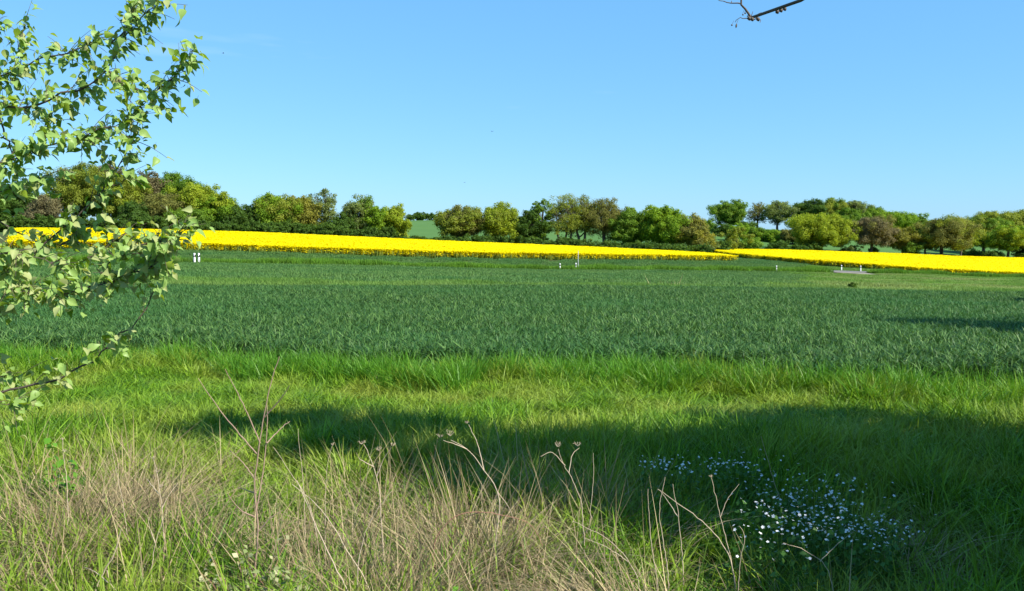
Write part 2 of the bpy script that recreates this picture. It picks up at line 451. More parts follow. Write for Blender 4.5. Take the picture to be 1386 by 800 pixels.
# near wheat, leaf by leaf
def wheat_patch(r, half, n):
    base = np.c_[r.uniform(-half, half, n), r.uniform(-half, half, n), r.uniform(0.12, 0.33, n)]
    # leaves leave the stem upright and bend over at the tip
    V, Q, k = blades(base, r.uniform(0.10, 0.20, n), r.uniform(0.012, 0.022, n), r.uniform(0, 6.283, n), np.abs(r.normal(0.25, 0.15, n)), np.abs(r.normal(0.75, 0.4, n)), 3, r.uniform(0.5, 2.6, n))
    m = n // 5      # stems
    sb = np.c_[r.uniform(-half, half, m), r.uniform(-half, half, m), np.zeros(m)]
    V2, Q2, k2 = blades(sb, r.uniform(0.28, 0.40, m), np.full(m, 0.008), r.uniform(0, 6.283, m), np.abs(r.normal(0.05, .04, m)), np.abs(r.normal(.05, .05, m)), 2, r.uniform(0, 3, m))
    return mesh_np('wheat_plants', np.vstack([V, V2]), np.vstack([Q, Q2 + len(V)]), M_wheat, np.r_[np.repeat(np.clip(r.beta(0.7, 1.4, n), 0, 1), k), np.full(len(V2), .2)])  # skewed leaf tint: few bright leaves paint in light glints among dark ones
wheat_p = [wheat_patch(rng, 0.27, 300) for _ in range(3)] + [wheat_patch(rng, 0.70, 1700) for _ in range(4)]
wx, wy = jgrid(0.90, 9.5, 37, 0.72, rng)
wk = rng.integers(3, 7, len(wx))
ex = rng.uniform(-12, 12, 420); ey = wheat_edge(ex) + rng.uniform(0.2, 2.0, len(ex))
fx = rng.uniform(-27, 27, 420); fy = 35.5 + 0.012 * fx + np.sin(fx * 0.25) - rng.uniform(0.2, 1.2, len(fx))
wx, wy, wk = np.r_[wx, ex, fx], np.r_[wy, ey, fy], np.r_[wk, rng.integers(0, 3, len(ex) + len(fx))]
far_edge = 35.5 + 0.012 * wx + 1.0 * np.sin(wx * 0.25)
big = wk > 2
ok = (wy > wheat_edge(wx) + np.where(big, 0.95, 0.15)) & (wy < far_edge - np.where(big, 0.6, 0.1))
wx, wy, wk = wx[ok], wy[ok], wk[ok]
sc = 0.97 + 0.08 * (vnoise(wx, wy, 3.0, 1) - 0.5) + rng.normal(0, 0.03, len(wx))
scatter_w = scatter('wheat_crop', np.c_[wx, wy, H(wx, wy)], rng.uniform(0, 6.28, len(wx)), np.c_[np.ones(len(wx)), np.ones(len(wx)), sc], wk, wheat_p)
tag(scatter_w, 'blue-green young wheat crop standing beyond the grass verge', 'wheat', kind='stuff')

# middle and far wheat in larger patches
wheat_f = [patch('wheat_plants_far', M_wheat, 330, 0.95, 0.34, 0.48, 0.028, 0.05, 0.25, 0.6, rng, 2, 1, 0.0) for _ in range(5)]
def wheat_far(name, n, d0, d1, cond, label):
    x, y = sample_ud(n, -0.72, 0.72, d0, d1, rng)
    k = cond(x, y); x, y = x[k], y[k]
    s = 0.95 + 0.2 * (vnoise(x, y, 9.0, 2) - 0.5) + rng.normal(0, 0.03, len(x))
    o = scatter(name, np.c_[x, y, H(x, y)], rng.uniform(0, 6.28, len(x)), np.c_[np.ones(len(x)) * 1.1, np.ones(len(x)) * 1.1, s], rng.integers(0, 5, len(x)), wheat_f)
    return tag(o, label, 'wheat', kind='stuff')
strip_far = lambda x: 46.5 + 0.02 * x + 0.8 * np.sin(x * 0.3)
right_lim = lambda y: np.interp(y, [40, 50, 90, 145, 200], [11, 15, 29, 46, 60])
wheat_far('wheat_crop', 9500, 44, 190, lambda x, y: (y > strip_far(x)) & (y < road_y(x) - 5.5) & (x < right_lim(y) + 1.5 * np.sin(y * 0.4)), 'narrow band of wheat between two grass strips')
def rape1_near(x, y): return np.interp(x / y, R1_U, R1_N)
wheat_far('wheat_crop', 9500, 88, 215, lambda x, y: (y > road_y(x) + 4.0) & (y < np.where(x / y < 0.235, rape1_near(x, y), 300) - 0.7) & (y < np.interp(x / y, R2_U, R2_N, left=215) - 4) & (x / y < 0.33), 'far wheat crop running up to the yellow rape field')

# grass strips and the rough meadow
tuft_far = [patch('grass_clump', M_mead, 230, 0.75, 0.25, 0.6, 0.03, 0.07, 0.2, 0.45, rng, 2, 1, 0.0) for _ in range(5)]
tuft_verge = [patch('verge_clump', M_verge, 230, 0.75, 0.25, 0.6, 0.03, 0.07, 0.2, 0.45, rng, 2, 1, 0.0) for _ in range(5)]
M_strip = leaf_mat('strip_grass', (0.070, 0.165, 0.028), (0.140, 0.250, 0.045), 0.3, 0.6, 0.15, inst=0.2, c3=(0.16, 0.25, 0.06), c3_scale=0.10, c3_lo=0.45, c3_hi=0.65)
tuft_strip = [patch('strip_clump', M_strip, 230, 0.75, 0.25, 0.6, 0.03, 0.07, 0.2, 0.45, rng, 2, 1, 0.0) for _ in range(5)]
def far_grass(name, x, y, zs, label, protos=tuft_far, xs=1.0):
    o = scatter(name, np.c_[x, y, H(x, y)], rng.uniform(0, 6.28, len(x)), np.c_[np.ones(len(x)) * xs, np.ones(len(x)) * xs, zs], rng.integers(0, 5, len(x)), protos)
    return tag(o, label, 'grass', kind='stuff')
x, y = sample_ud(3400, -0.75, 0.75, 33, 49, rng)
k = (y > 35.6 + 0.012 * x + 1.0 * np.sin(x * 0.25)) & (y < strip_far(x)); x, y = x[k], y[k]
far_grass('grass_strip', x, y, 0.5 + 0.5 * vnoise(x, y, 2.5, 3), 'pale grass strip between near wheat and middle wheat', tuft_strip, 0.8)
# verge of the road: taller, with a low place where the asphalt shows
t = rng.uniform(-150, 120, 2300); off = rng.uniform(-5.5, -2.6, len(t))
x, y = t, road_y(t) + off * 1.15
k = (np.abs(x / y) < 0.74) & ~((x > 57.5) & (x < 62)) & ~in_apron(x, y, 1.6); x, y = x[k], y[k]
far_grass('grass_verge', x, y, 1.3 + 1.0 * vnoise(x, y, 3.0, 4), 'tall dark green grass verge along the near side of the road', tuft_verge)
t = rng.uniform(-150, 120, 1500); off = rng.uniform(2.7, 4.6, len(t)); x, y = t, road_y(t) + off * 1.15
k = (np.abs(x / y) < 0.74); x, y = x[k], y[k]
far_grass('grass_verge', x, y, 0.45 + 0.35 * vnoise(x, y, 3.0, 5), 'low grass verge along the far side of the road')
x, y = sample_ud(9000, 0.2, 0.74, 45, 190, rng)
k = (x > right_lim(y) + 1.5 * np.sin(y * 0.4) - 0.5) & (y > strip_far(x) - 1) & (np.abs(y - road_y(x)) > 3.2) & ~in_apron(x, y, 1.5) & ~((x > 50) & (x < 64) & (y > 140) & (y < 157) & (rng.random(len(x)) < .6)) & (y < np.interp(x / y, R2_U, R2_N, left=190) - 1.0)
x, y = x[k], y[k]
far_grass('rough_meadow', x, y, 0.35 + 0.6 * vnoise(x, y, 5.0, 6)**2, 'rough pale meadow grass in front of the right rape field')

# oilseed rape: stems and flower heads in 3 m patches
def rape_patch(r, n=850, half=1.8):
    g = Geo()
    P = np.c_[r.uniform(-half, half, n), r.uniform(-half, half, n), 1.28 - 0.98 * r.random(n) ** 1.9]
    N = np.c_[r.normal(0, .28, n), r.normal(0, .28, n), np.ones(n)]
    V, Q = leafquads(P, N, r.uniform(0.15, 0.26, n), r); g.add(V, Q, np.repeat(r.random(n), 4))
    return g.mesh('rape_flowers', M_rape)
def stem_patch(r, n=160, half=1.8):
    P = np.c_[r.uniform(-half, half, n), r.uniform(-half, half, n), np.zeros(n)]
    V, Q, k = blades(P, r.uniform(0.8, 1.12, n), r.uniform(0.08, 0.2, n), r.uniform(0, 6.28, n), np.abs(r.normal(0.05, .05, n)), np.abs(r.normal(.05, .05, n)), 2, r.uniform(0, 3, n))
    return mesh_np('rape_stems', V, Q, M_rstem, np.repeat(r.random(n), k))
rp = [rape_patch(rng) for _ in range(5)]; rs = [stem_patch(rng) for _ in range(3)]
def rape_field(UB, NB, FB, n, u0, u1, label):
    x, y = sample_ud(n, u0, u1, min(NB), max(FB), rng)
    u = x / y; k = (y > np.interp(u, UB, NB) + 1.0) & (y < np.interp(u, UB, FB) - 1.0) & (u > UB[0]) & (u < UB[-1])
    x, y = x[k], y[k]
    # a dense rank along the near border
    ub = rng.uniform(max(u0, UB[0]), min(u1, UB[-1]), 700); yb = np.interp(ub, UB, NB) + rng.uniform(0.2, 2.5, 700) + 0.5 * np.sin(ub * 90); xb = ub * yb
    xx, yy = np.r_[x, xb], np.r_[y, yb]
    zs = 0.97 + 0.06 * vnoise(xx, yy, 12, 8) + rng.normal(0, 0.012, len(xx))
    nn_ = len(xx); isf = np.ones(nn_)
    P = np.c_[xx, yy, H(xx, yy)]
    o = scatter('rape_crop', np.r_[P, P[-1100:]], rng.uniform(0, 6.28, nn_ + min(1100, nn_)), np.c_[np.ones((nn_ + min(1100, nn_), 2)), np.r_[zs, zs[-1100:]]],
                np.r_[rng.integers(0, 5, nn_), 5 + rng.integers(0, 3, min(1100, nn_))], rp + rs)
    return tag(o, label, 'rapeseed', kind='stuff')
rape_field(R1_U, R1_N, R1_F, 10500, -0.58, 0.25, 'long bright yellow rape field tapering to a point below the hedge')
rape_field(R2_U, R2_N, R2_F, 11500, 0.225, 0.76, 'bright yellow rape field beyond the rough meadow and marker posts')
def under_sheet(UB, NB, FB):
    us = np.linspace(UB[0], UB[-1], 60); k = np.linspace(0, 1, 14)
    Dn, Df = np.interp(us, UB, NB) + 0.8, np.interp(us, UB, FB) - 0.5
    Y = Dn[:, None] * (1 - k) + Df[:, None] * k; X = us[:, None] * Y
    V = np.stack([X, Y, H(X, Y) + 0.85], -1).reshape(-1, 3)
    i = (np.arange(59)[:, None] * 14 + np.arange(13)[None]).ravel()
    return mesh_np('rape_leaf_canopy', V, np.stack([i, i + 14, i + 15, i + 1], -1), M_runder)
M_runder = plain_mat('rape_canopy', (0.45, 0.42, 0.01), (0.70, 0.58, 0.005), 1.5, rough=0.9)
for UB, NB, FB, lb in ((R1_U, R1_N, R1_F, 'leafy lower canopy beneath the long yellow rape field'), (R2_U, R2_N, R2_F, 'leafy lower canopy beneath the yellow rape field by the meadow')):
    tag(link('rape_canopy', under_sheet(UB, NB, FB)), lb, 'rapeseed', kind='stuff')

# foreground verge
def tuft(name, mat, n, rad, hmin, hmax, w0, w1, lean, curve, r, segs=3):
    a = r.uniform(0, 6.28, n); q = rad * np.sqrt(r.random(n))
    base = np.c_[q * np.cos(a), q * np.sin(a), np.zeros(n)]
    ang = a + r.normal(0, 0.9, n)
    V, Q, k = blades(base, r.uniform(hmin, hmax, n), r.uniform(w0, w1, n), ang, np.abs(r.normal(lean, lean * .6, n)), np.abs(r.normal(curve, curve * .6, n)), segs, r.uniform(0.3, 2.8, n))
    return mesh_np(name, V, Q, mat, np.repeat(r.random(n), k))
def sward(r, half=0.32, tufts=14, per=24):
    n = tufts * per
    c = r.uniform(-half, half, (tufts, 2)); hh = r.uniform(.65, 1.15, tufts); tt = r.normal(0, .18, tufts)
    i = np.repeat(np.arange(tufts), per); a = r.uniform(0, 6.283, n); q = .11 * np.sqrt(r.random(n))
    base = np.c_[c[i, 0] + q * np.cos(a), c[i, 1] + q * np.sin(a), np.zeros(n)]
    V, Q, k = blades(base, r.uniform(.18, .46, n) * hh[i], r.uniform(.008, .016, n), a + r.normal(0, .9, n), np.abs(r.normal(.17, .1, n)), np.abs(r.normal(.42, .25, n)), 4, r.uniform(.3, 2.8, n))
    return mesh_np('sward', V, Q, M_grass, np.repeat(np.clip(r.random(n) + tt[i], 0, 1), k))
gt = [sward(rng) for _ in range(7)]
gl = [tuft('lush_tuft', M_lush, 40, 0.12, 0.30, 0.55, 0.008, 0.014, 0.14, 0.40, rng, 4) for _ in range(4)]
gs = [tuft('straw_tuft', M_straw, 60, 0.17, 0.10, 0.42, 0.004, 0.009, q_, 0.7, rng, 3) for q_ in (.5, .8, 1.3, 1.6)] + [tuft('straw_stems', M_straw, 12, 0.18, 0.35, 0.70, 0.004, 0.007, 0.3, 0.25, rng, 3) for _ in range(2)]
def photo(x, y): return 693 + x / y * F, 320 + (EYE - 0.15) * F / y
def blob(cx, cy, rx, ry): return np.exp(-((px - cx) / rx)**2 - ((py - cy) / ry)**2)
def dryness(x, y):
    global px, py
    px, py = photo(x, y)
    patchy = 0.05 + 1.9 * np.clip(vnoise(x, y, .22, 12) * .6 + vnoise(x, y, .5, 13) * .7 - .3, 0, 1)
    return 0.04 + patchy * (0.75 * blob(30, 760, 150, 110) + 0.65 * blob(190, 700, 130, 80) + 1.4 * blob(530, 800, 190, 110) + 1.2 * blob(650, 720, 110, 70) + .7 * blob(380, 760, 90, 60) + 0.9 * blob(880, 800, 90, 60) + 0.9 * blob(1270, 740, 60, 40))
X, Y, Z, I = [], [], [], []
x, y = jgrid(0.40, 2.2, 15.0, 0.80, rng)
k = (y < wheat_edge(x) + 0.05) & ~((dryness(x, y) > .8) & (rng.random(len(x)) < .3)); x, y = x[k], y[k]
X.append(x); Y.append(y); I.append(rng.integers(0, 7, len(x)))
Z.append((0.72 + 0.45 * vnoise(x, y, 1.6, 10)) * np.where(y > wheat_edge(x) - 1.0, 0.85, np.interp(y, [7.5, 9.5], [1.0, 0.55])) * rng.uniform(0.85, 1.15, len(x)) * (1 - 0.35 * np.clip(dryness(x, y), 0, 1)))
x, y = sample_ud(8500, -1.0, 1.0, 2.6, 15.0, rng)
lush = (np.exp(-((y - (wheat_edge(x) - 0.35)) / 0.50)**2) * (0.38 + 0.5 * vnoise(x, y, .8, 15) + 1.2 * np.exp(-((x + 1.6) / 1.5)**2)) + 0.10 * vnoise(x, y, 1.2, 9)) > rng.uniform(0.1, 1.0, len(x))
k = lush & (y < wheat_edge(x) + 0.35); x, y = x[k], y[k]
X.append(x); Y.append(y); I.append(7 + rng.integers(0, 4, len(x))); Z.append(rng.uniform(.7, 1.1, len(x)))
x, y = sample_ud(9000, -1.0, 1.0, 2.6, 11.5, rng)
k = (dryness(x, y) > rng.uniform(0.12, 1.6, len(x))) & (y < wheat_edge(x) - .3); x, y = x[k], y[k]
X.append(x); Y.append(y); I.append(11 + rng.integers(0, 6, len(x))); Z.append(rng.uniform(.7, 1.15, len(x)))
x, y, hz, idx = (np.concatenate(q) for q in (X, Y, Z, I))
grass = scatter('verge_grass', np.c_[x, y, H(x, y) - 0.01], rng.uniform(0, 6.28, len(x)), np.c_[np.ones((len(x), 2)), hz], idx, (gt + gl + gs), rng.normal(0, 0.04, (len(x), 2)))
tag(grass, 'tall uncut green verge grass with dead straw in the foreground', 'grass', kind='stuff')

# ------------------------------------------------------------------ trees and shrubs
FOL = {
    'green':  leaf_mat('foliage_green', (0.085, 0.17, 0.016), (0.175, 0.285, 0.028), 0.45, 0.6, 0.15),
    'dark':   leaf_mat('foliage_dark', (0.045, 0.098, 0.016), (0.095, 0.17, 0.024), 0.45, 0.6, 0.15),
    'bright': leaf_mat('foliage_bright', (0.125, 0.23, 0.014), (0.23, 0.355, 0.024), 0.45, 0.6, 0.15),
    'lime':   leaf_mat('foliage_lime', (0.185, 0.26, 0.016), (0.32, 0.385, 0.03), 0.45, 0.6, 0.15),
    'olive':  leaf_mat('foliage_olive', (0.145, 0.195, 0.022), (0.26, 0.3, 0.038), 0.45, 0.6, 0.15),
    'ochre':  leaf_mat('foliage_ochre', (0.17, 0.18, 0.028), (0.3, 0.29, 0.046), 0.45, 0.6, 0.15),
    'brown':  leaf_mat('foliage_brown', (0.135, 0.15, 0.034), (0.25, 0.25, 0.06), 0.45, 0.7, 0.1, tcol=(1.1, 1, .8)),
    'mauve':  leaf_mat('foliage_mauve', (0.14, 0.13, 0.06), (0.24, 0.215, 0.1), 0.45, 0.7, 0.1, tcol=(1.1, 1, .9)),
    'grey':   leaf_mat('foliage_grey_green', (0.125, 0.175, 0.046), (0.23, 0.285, 0.084), 0.45, 0.6, 0.15),
}

def make_tree(name, base, h, w, fol, r, label, group=None, cat='tree', trunk=0.28, dens=1.0, leaf=0.42, lobes=None, stems=1, lean=0.0, bark=None, tscale=1.45, flat=1.0, mixfol=None):
    base = np.asarray(base, float)
    root = link(name, None, None, base)
    tag(root, label, cat, group)
    nl = lobes or int(np.clip(12 + w * 0.9, 12, 24))
    th = h * trunk
    # lobe centres through an egg-shaped crown
    C, Rl = [], []
    for i in range(nl):
        zf = (i + r.uniform(0.2, 0.8)) / nl
        ang = i * 2.4 + r.normal(0, 0.4)
        env = (math.sin(math.pi * (0.12 + 0.80 * zf)) ** 0.7)
        rr = r.uniform(0.12, 0.24) * w * (0.75 + 0.35 * env)
        rad = max(0.0, env * w * 0.5 - rr * 0.75) * r.uniform(0.55, 1.05)
        z = th * 0.75 + rr * 0.6 + zf * (h - th * 0.75 - rr * 1.5)
        C.append((math.cos(ang) * rad + lean * z, math.sin(ang) * rad, z)); Rl.append(rr)
    C = np.array(C); Rl = np.array(Rl)
    # skeleton
    g = Geo()
    tr = (0.022 * h + 0.05) * tscale
    bases = [(0, 0)] if stems == 1 else [(r.normal(0, 0.10 * w), r.normal(0, 0.06 * w)) for _ in range(stems)]
    tops = []
    for (bx, by) in bases:
        k = tr / (stems ** 0.45)
        top = np.array([bx * 1.5 + lean * th + r.normal(0, .03 * h), by * 1.5 + r.normal(0, .03 * h), h * (trunk + 0.42)])
        pts = smooth_line([(bx, by, -0.25), (bx, by, 0.1 * h), (bx * 1.2 + lean * th * .6, by * 1.2, th), top], 8, r, 0.012 * h)
        pts[0] = (bx, by, -0.25)
        V, Q = tube(pts, np.linspace(k * 1.15, k * 0.3, 8) * np.array([1.25] + [1] * 7), 6); g.add(V, Q)
        tops.append(pts)
    for i in range(nl):
        pts = tops[i % len(tops)]
        j = int(np.clip(np.searchsorted(pts[:, 2], C[i, 2] * 0.62), 2, 6))
        mid = (pts[j] * 0.45 + C[i] * 0.55) + np.array([0, 0, 0.03 * h])
        ln = smooth_line([pts[j], mid, C[i] + np.array([0, 0, Rl[i] * 0.5])], 6, r, 0.01 * h); ln[0] = pts[j]
        V, Q = tube(ln, np.linspace(tr * 0.42, tr * 0.08, 6), 4); g.add(V, Q)
        for _ in range(3 if dens > 0.7 else 8):
            d = r.normal(size=3); d[2] = abs(d[2]) * 0.8 + 0.1; d /= np.linalg.norm(d)
            s = ln[r.integers(2, 6)]; e = C[i] + d * Rl[i] * r.uniform(0.7, 1.05)
            l2 = smooth_line([s, (s + e) / 2 + r.normal(0, .04 * Rl[i], 3), e], 4)
            V, Q = tube(l2, np.linspace(tr * 0.14, tr * 0.03, 4), 3); g.add(V, Q)
    link('trunk', g.mesh('trunk', bark or M_bark_far, True), root)
    # foliage: leaf sprays on the shells of many small lobes
    def foliage(nm, mat, sel, dmul):
        f = Geo()
        for i in sel:
            m = int(95 * dens * dmul * (Rl[i] / (leaf * 2.6)) ** 2 * 2.3)
            ns = 12
            sub = C[i] + np.clip(r.normal(size=(ns, 3)), -1.6, 1.6) * Rl[i] * np.array([.58, .58, .46])
            p = r.integers(0, ns, m)
            d = r.normal(size=(m, 3)); d /= np.linalg.norm(d, axis=1, keepdims=True)
            rad = Rl[i] * 0.46 * (r.uniform(0.3, 1.1, m) + 0.25 * (r.random(m) < .12) * r.random(m))
            P = sub[p] + d * rad[:, None] * np.array([1, 1, 0.8 * flat])
            N = d + r.normal(0, 0.40, (m, 3)) + np.array([0, 0, .30])
            P = P[P[:, 2] > 0.12 * h * (trunk > 0.1)] if trunk > 0.1 else P
            N = N[:len(P)]
            V, Q = leafquads(P, N, r.uniform(0.6, 1.3, len(P)) * leaf, r)
            tt = np.clip(r.normal(0.5, 0.22, len(P)) + r.normal(0, 0.16), 0, 1)
            f.add(V, Q, np.repeat(tt, 4))
        link(nm, f.mesh(nm, mat), root)
    if mixfol:
        sel = np.arange(nl); k = r.random(nl) < 0.4
        foliage('crown', FOL[fol], sel[~k], 1.0)
        if k.any(): foliage('crown', FOL[mixfol], sel[k], 1.0)
    else:
        foliage('crown', FOL[fol], np.arange(nl), 1.0)
    return root

def on_ground(px, d):
    x = (px - 693) / F * d
    return np.array([x, d, float(H(x, d))])

def z_at(py, d): return unproj(693, py, d)[2]

# px, distance, top py, width px, foliage, options, label
T = [
 (8, 236, 244, 78, 'dark', {}, 'dark green rounded tree at the end of the left wood'),
 (62, 229, 262, 52, 'mauve', dict(dens=.6, trunk=.15), 'low grey-brown twiggy tree at the front of the left wood'),
 (112, 244, 221, 86, 'olive', {}, 'tall olive-green domed tree in the left wood'),
 (150, 262, 217, 54, 'mauve', dict(dens=.45), 'nearly bare greyish treetop behind the olive tree'),
 (166, 238, 233, 66, 'olive', dict(mixfol='lime'), 'yellow-olive tree beside the bare brown tree in the wood'),
 (205, 246, 231, 56, 'mauve', dict(dens=.85, trunk=.15), 'tall purplish-brown budding tree in the left wood'),
 (222, 234, 262, 60, 'brown', dict(dens=.9, trunk=.12), 'low brown budding tree in front of the purplish one'),
 (242, 252, 233, 76, 'green', {}, 'broad mid-green tree above the brown budding trees'),
 (272, 242, 248, 66, 'lime', {}, 'yellow-green tree on the sloping shoulder of the wood'),
 (298, 240, 259, 62, 'lime', dict(mixfol='bright'), 'rounded lime-green tree at the wood\'s sloping edge'),
 (255, 232, 280, 56, 'green', dict(trunk=.1), 'low green understorey tree along the front of the wood'),
 (185, 230, 272, 54, 'dark', dict(trunk=.1), 'low dark understorey tree between brown and olive trees'),
 (322, 238, 277, 44, 'dark', dict(trunk=.1), 'small dark green tree at the tail of the wood'),
 (345, 240, 277, 38, 'dark', dict(trunk=.1), 'small blackish-green tree next to the light olive one'),
 (377, 243, 262, 66, 'olive', dict(mixfol='bright', dens=.85), 'light olive tree with a clear dark trunk near the wood'),
 (407, 246, 265, 60, 'ochre', dict(mixfol='olive', dens=.85), 'ochre-tinted tree beside the light olive tree'),
 (418, 262, 260, 36, 'grey', dict(dens=0.25, lobes=12), 'thin grey half-bare tree behind the ochre tree'),
 (440, 248, 253, 42, 'grey', dict(dens=0.4, lobes=16, trunk=.2), 'tall sparse grey-green tree standing over the hedge'),
 (490, 250, 263, 52, 'grey', dict(dens=.75, trunk=.1, mixfol='green'), 'loose grey-green tree with ragged top beside the field gap'),
 (512, 247, 277, 46, 'bright', dict(trunk=.1), 'bright green bushy tree in the middle of the clump'),
 (534, 249, 275, 44, 'lime', dict(trunk=.1), 'yellow-green tree at the clump\'s end by the field gap'),
 (468, 246, 288, 46, 'dark', dict(trunk=.08), 'low dark tree filling the hedge below the ragged tree'),
 (624, 256, 278, 64, 'brown', dict(mixfol='olive', flat=.8, trunk=0.34), 'brown-green oak with a short trunk beside the field gap'),
 (677, 258, 274, 60, 'lime', dict(mixfol='olive', dens=.8), 'yellow-olive round tree next to the brown-green oak'),
 (716, 259, 283, 46, 'dark', dict(trunk=.1), 'bushy dark green tree below the narrow treetop'),
 (732, 260, 266, 34, 'green', dict(trunk=.15, lobes=14), 'narrow upright dark green tree left of the sparse trees'),
 (764, 261, 262, 56, 'olive', dict(dens=0.24, lobes=20, stems=3, trunk=0.3, leaf=.28), 'sparse many-stemmed tree with see-through olive crown'),
 (791, 263, 261, 56, 'olive', dict(dens=0.22, lobes=20, stems=2, trunk=0.34, leaf=.28, mixfol='brown'), 'sparse two-stemmed tree between olive and brownish crowns'),
 (818, 261, 265, 62, 'brown', dict(dens=0.3, lobes=22, trunk=0.36, leaf=.28), 'brownish budding tree with a stout forked dark trunk'),
 (852, 259, 279, 52, 'green', dict(trunk=.12), 'dense dark green tree beside the brownish budding tree'),
 (878, 262, 280, 36, 'lime', dict(dens=.8), 'slim yellow-tinged tree between two green trees'),
 (898, 256, 276, 64, 'bright', dict(trunk=.22), 'bright green tree with visible trunk above the tapering field'),
 (936, 254, 289, 50, 'ochre', dict(mixfol='brown', trunk=.12), 'ochre-brown tree at the point of the long yellow field'),
 (916, 270, 292, 34, 'olive', {}, 'small olive tree tucked behind the bright green tree'),
 (988, 398, 270, 46, 'green', dict(trunk=.2, flat=.9), 'compact dark green tree alone on the hill crest'),
 (1024, 402, 272, 32, 'brown', dict(dens=0.2, lobes=16, trunk=.3), 'bare brown tree on the hill crest'),
 (1051, 396, 271, 42, 'grey', dict(dens=.55, lobes=16, trunk=.3), 'sparse grey-green tree on the hill crest'),
 (1112, 304, 288, 76, 'lime', dict(trunk=.2), 'broad yellow-green tree behind the right rape field'),
 (1072, 330, 309, 36, 'brown', dict(trunk=.12), 'small brown tree beside the broad yellow-green tree'),
 (1096, 392, 268, 46, 'dark', {}, 'dark tree rising behind the broad yellow-green tree'),
 (1124, 400, 268, 50, 'olive', dict(mixfol='green'), 'olive tree on the wood\'s skyline behind yellow-green tree'),
 (1156, 398, 271, 44, 'grey', dict(dens=.7), 'grey-green loose treetop on the right wood\'s skyline'),
 (1148, 385, 281, 44, 'green', {}, 'green tree inside the right wood below the loose treetop'),
 (1184, 392, 279, 50, 'bright', dict(mixfol='green'), 'bright green tree behind the mauve-brown tree'),
 (1210, 396, 286, 46, 'bright', {}, 'fresh green tree sloping down behind the ochre tree'),
 (1236, 402, 289, 40, 'green', dict(mixfol='dark'), 'green tree at the low end of the right wood'),
 (1178, 303, 291, 60, 'mauve', dict(dens=1.0, trunk=0.38, mixfol='brown'), 'mauve-brown budding tree behind the right rape field'),
 (1221, 305, 307, 40, 'ochre', dict(trunk=0.36), 'small ochre tree between two brown trees'),
 (1252, 304, 312, 38, 'brown', dict(trunk=0.45, dens=.9, mixfol='dark'), 'small brown tree standing close to the large brown oak'),
 (1279, 303, 292, 74, 'brown', dict(trunk=0.38, stems=3, mixfol='olive'), 'large brown-green oak with several trunks'),
 (1304, 318, 301, 36, 'lime', {}, 'yellow-green tree peeping out behind the large oak'),
 (1330, 330, 288, 54, 'olive', dict(mixfol='green'), 'olive tree with loose crown right of the large oak'),
 (1364, 306, 304, 50, 'bright', dict(trunk=0.4, mixfol='lime'), 'fresh green spreading tree with short dark trunk'),
 (1352, 396, 285, 60, 'olive', {}, 'olive tree on the skyline above the spreading tree'),
 (1392, 398, 284, 60, 'olive', dict(mixfol='green'), 'broad olive-green tree at the far end of the skyline'),
 (1402, 306, 302, 52, 'green', {}, 'green tree next to the fresh spreading tree'),
 (1322, 405, 292, 44, 'grey', dict(dens=.8), 'grey-green tree far behind the loose olive crown'),
]
r = np.random.default_rng(101)
for (px, d, top, wpx, fol, opt, label) in T:
    b_ = on_ground(px, d)
    h = z_at(top, d) - b_[2]; w = wpx / F * d
    o = dict(opt)
    lf = o.pop('leaf', 0.34) * (1.25 if d > 350 else 1.0)
    make_tree("tree", b_, h, w * 1.12, fol, r, label, 'far trees around the fields', leaf=lf, **o)

# shrubs of the hedge along the top of the long yellow field
k = 0
hedge = []
for px in np.arange(-15, 955, 15.5):
    far_d = float(np.interp((px - 693) / F, R1_U, R1_F))
    hedge.append((px + r.uniform(-4, 4), far_d + r.uniform(2.5, 5.0), r.uniform(1.5, 2.9) + (0.9 if px < 540 else 0) - (0.9 if 545 < px < 610 else 0), r.uniform(4.6, 6.8)))
front = [q for q in T if q[1] < 265]
for (px, d, h, w) in hedge:
    nm_ = 'open field gap' if 553 < px < 596 else min(front, key=lambda q: abs(q[0] - px))[6]
    make_tree('hedge_shrub', on_ground(px, d), h * 1.3, w * 1.2, "dark", r, 'hedge shrub below the ' + nm_, 'hedge shrubs below the far trees', 'shrub', trunk=0.03, leaf=0.34, lobes=8, tscale=0.4, flat=0.9)
SH = [
 (962, 258, 317, 26, 'grey', 'pale flowering shrub at the point of the long yellow field'),
 (975, 262, 324, 34, 'dark', 'dark rounded shrub just above the point of both yellow fields'),
 (996, 276, 305, 40, 'olive', 'tall olive shrub above the start of the right rape field'),
 (1012, 290, 322, 40, 'green', 'green shrub beside the tall olive shrub'),
 (1000, 330, 300, 30, 'bright', 'light green shrub on the hillside below the crest tree'),
 (1020, 340, 308, 44, 'green', 'wide green shrub on the hillside below the crest'),
 (1042, 335, 312, 40, 'bright', 'bright shrub on the hillside beside the wide green shrub'),
 (975, 350, 302, 30, 'dark', 'dark shrub high on the hillside left of the crest tree'),
 (955, 372, 297, 30, 'green', 'small green shrub near the brow of the hill'),
 (1006, 385, 303, 36, 'dark', 'dark shrub at the foot of the crest trees'),
 (1050, 296, 330, 34, 'dark', 'dark low shrub behind the near start of the rape field'),
 (1072, 298, 333, 32, 'dark', 'blackish low shrub under the small brown tree'),
 (1098, 300, 330, 34, 'dark', 'dark low shrub at the foot of the broad yellow-green tree'),
 (1152, 300, 332, 26, 'grey', 'grey-green rounded shrub beside the mauve-brown tree'),
 (1182, 304, 334, 18, 'dark', 'small dark shrub under the mauve-brown tree'),
 (1233, 301, 327, 30, 'green', 'rounded green shrub under the small ochre tree'),
 (1318, 312, 341, 34, 'dark', 'flat dark shrub in the shade past the large oak'),
 (1346, 304, 340, 30, 'dark', 'low dark shrub beside the fresh spreading tree'),
 (1388, 305, 338, 34, 'dark', 'dark shrub at the far end of the right rape field'),
]
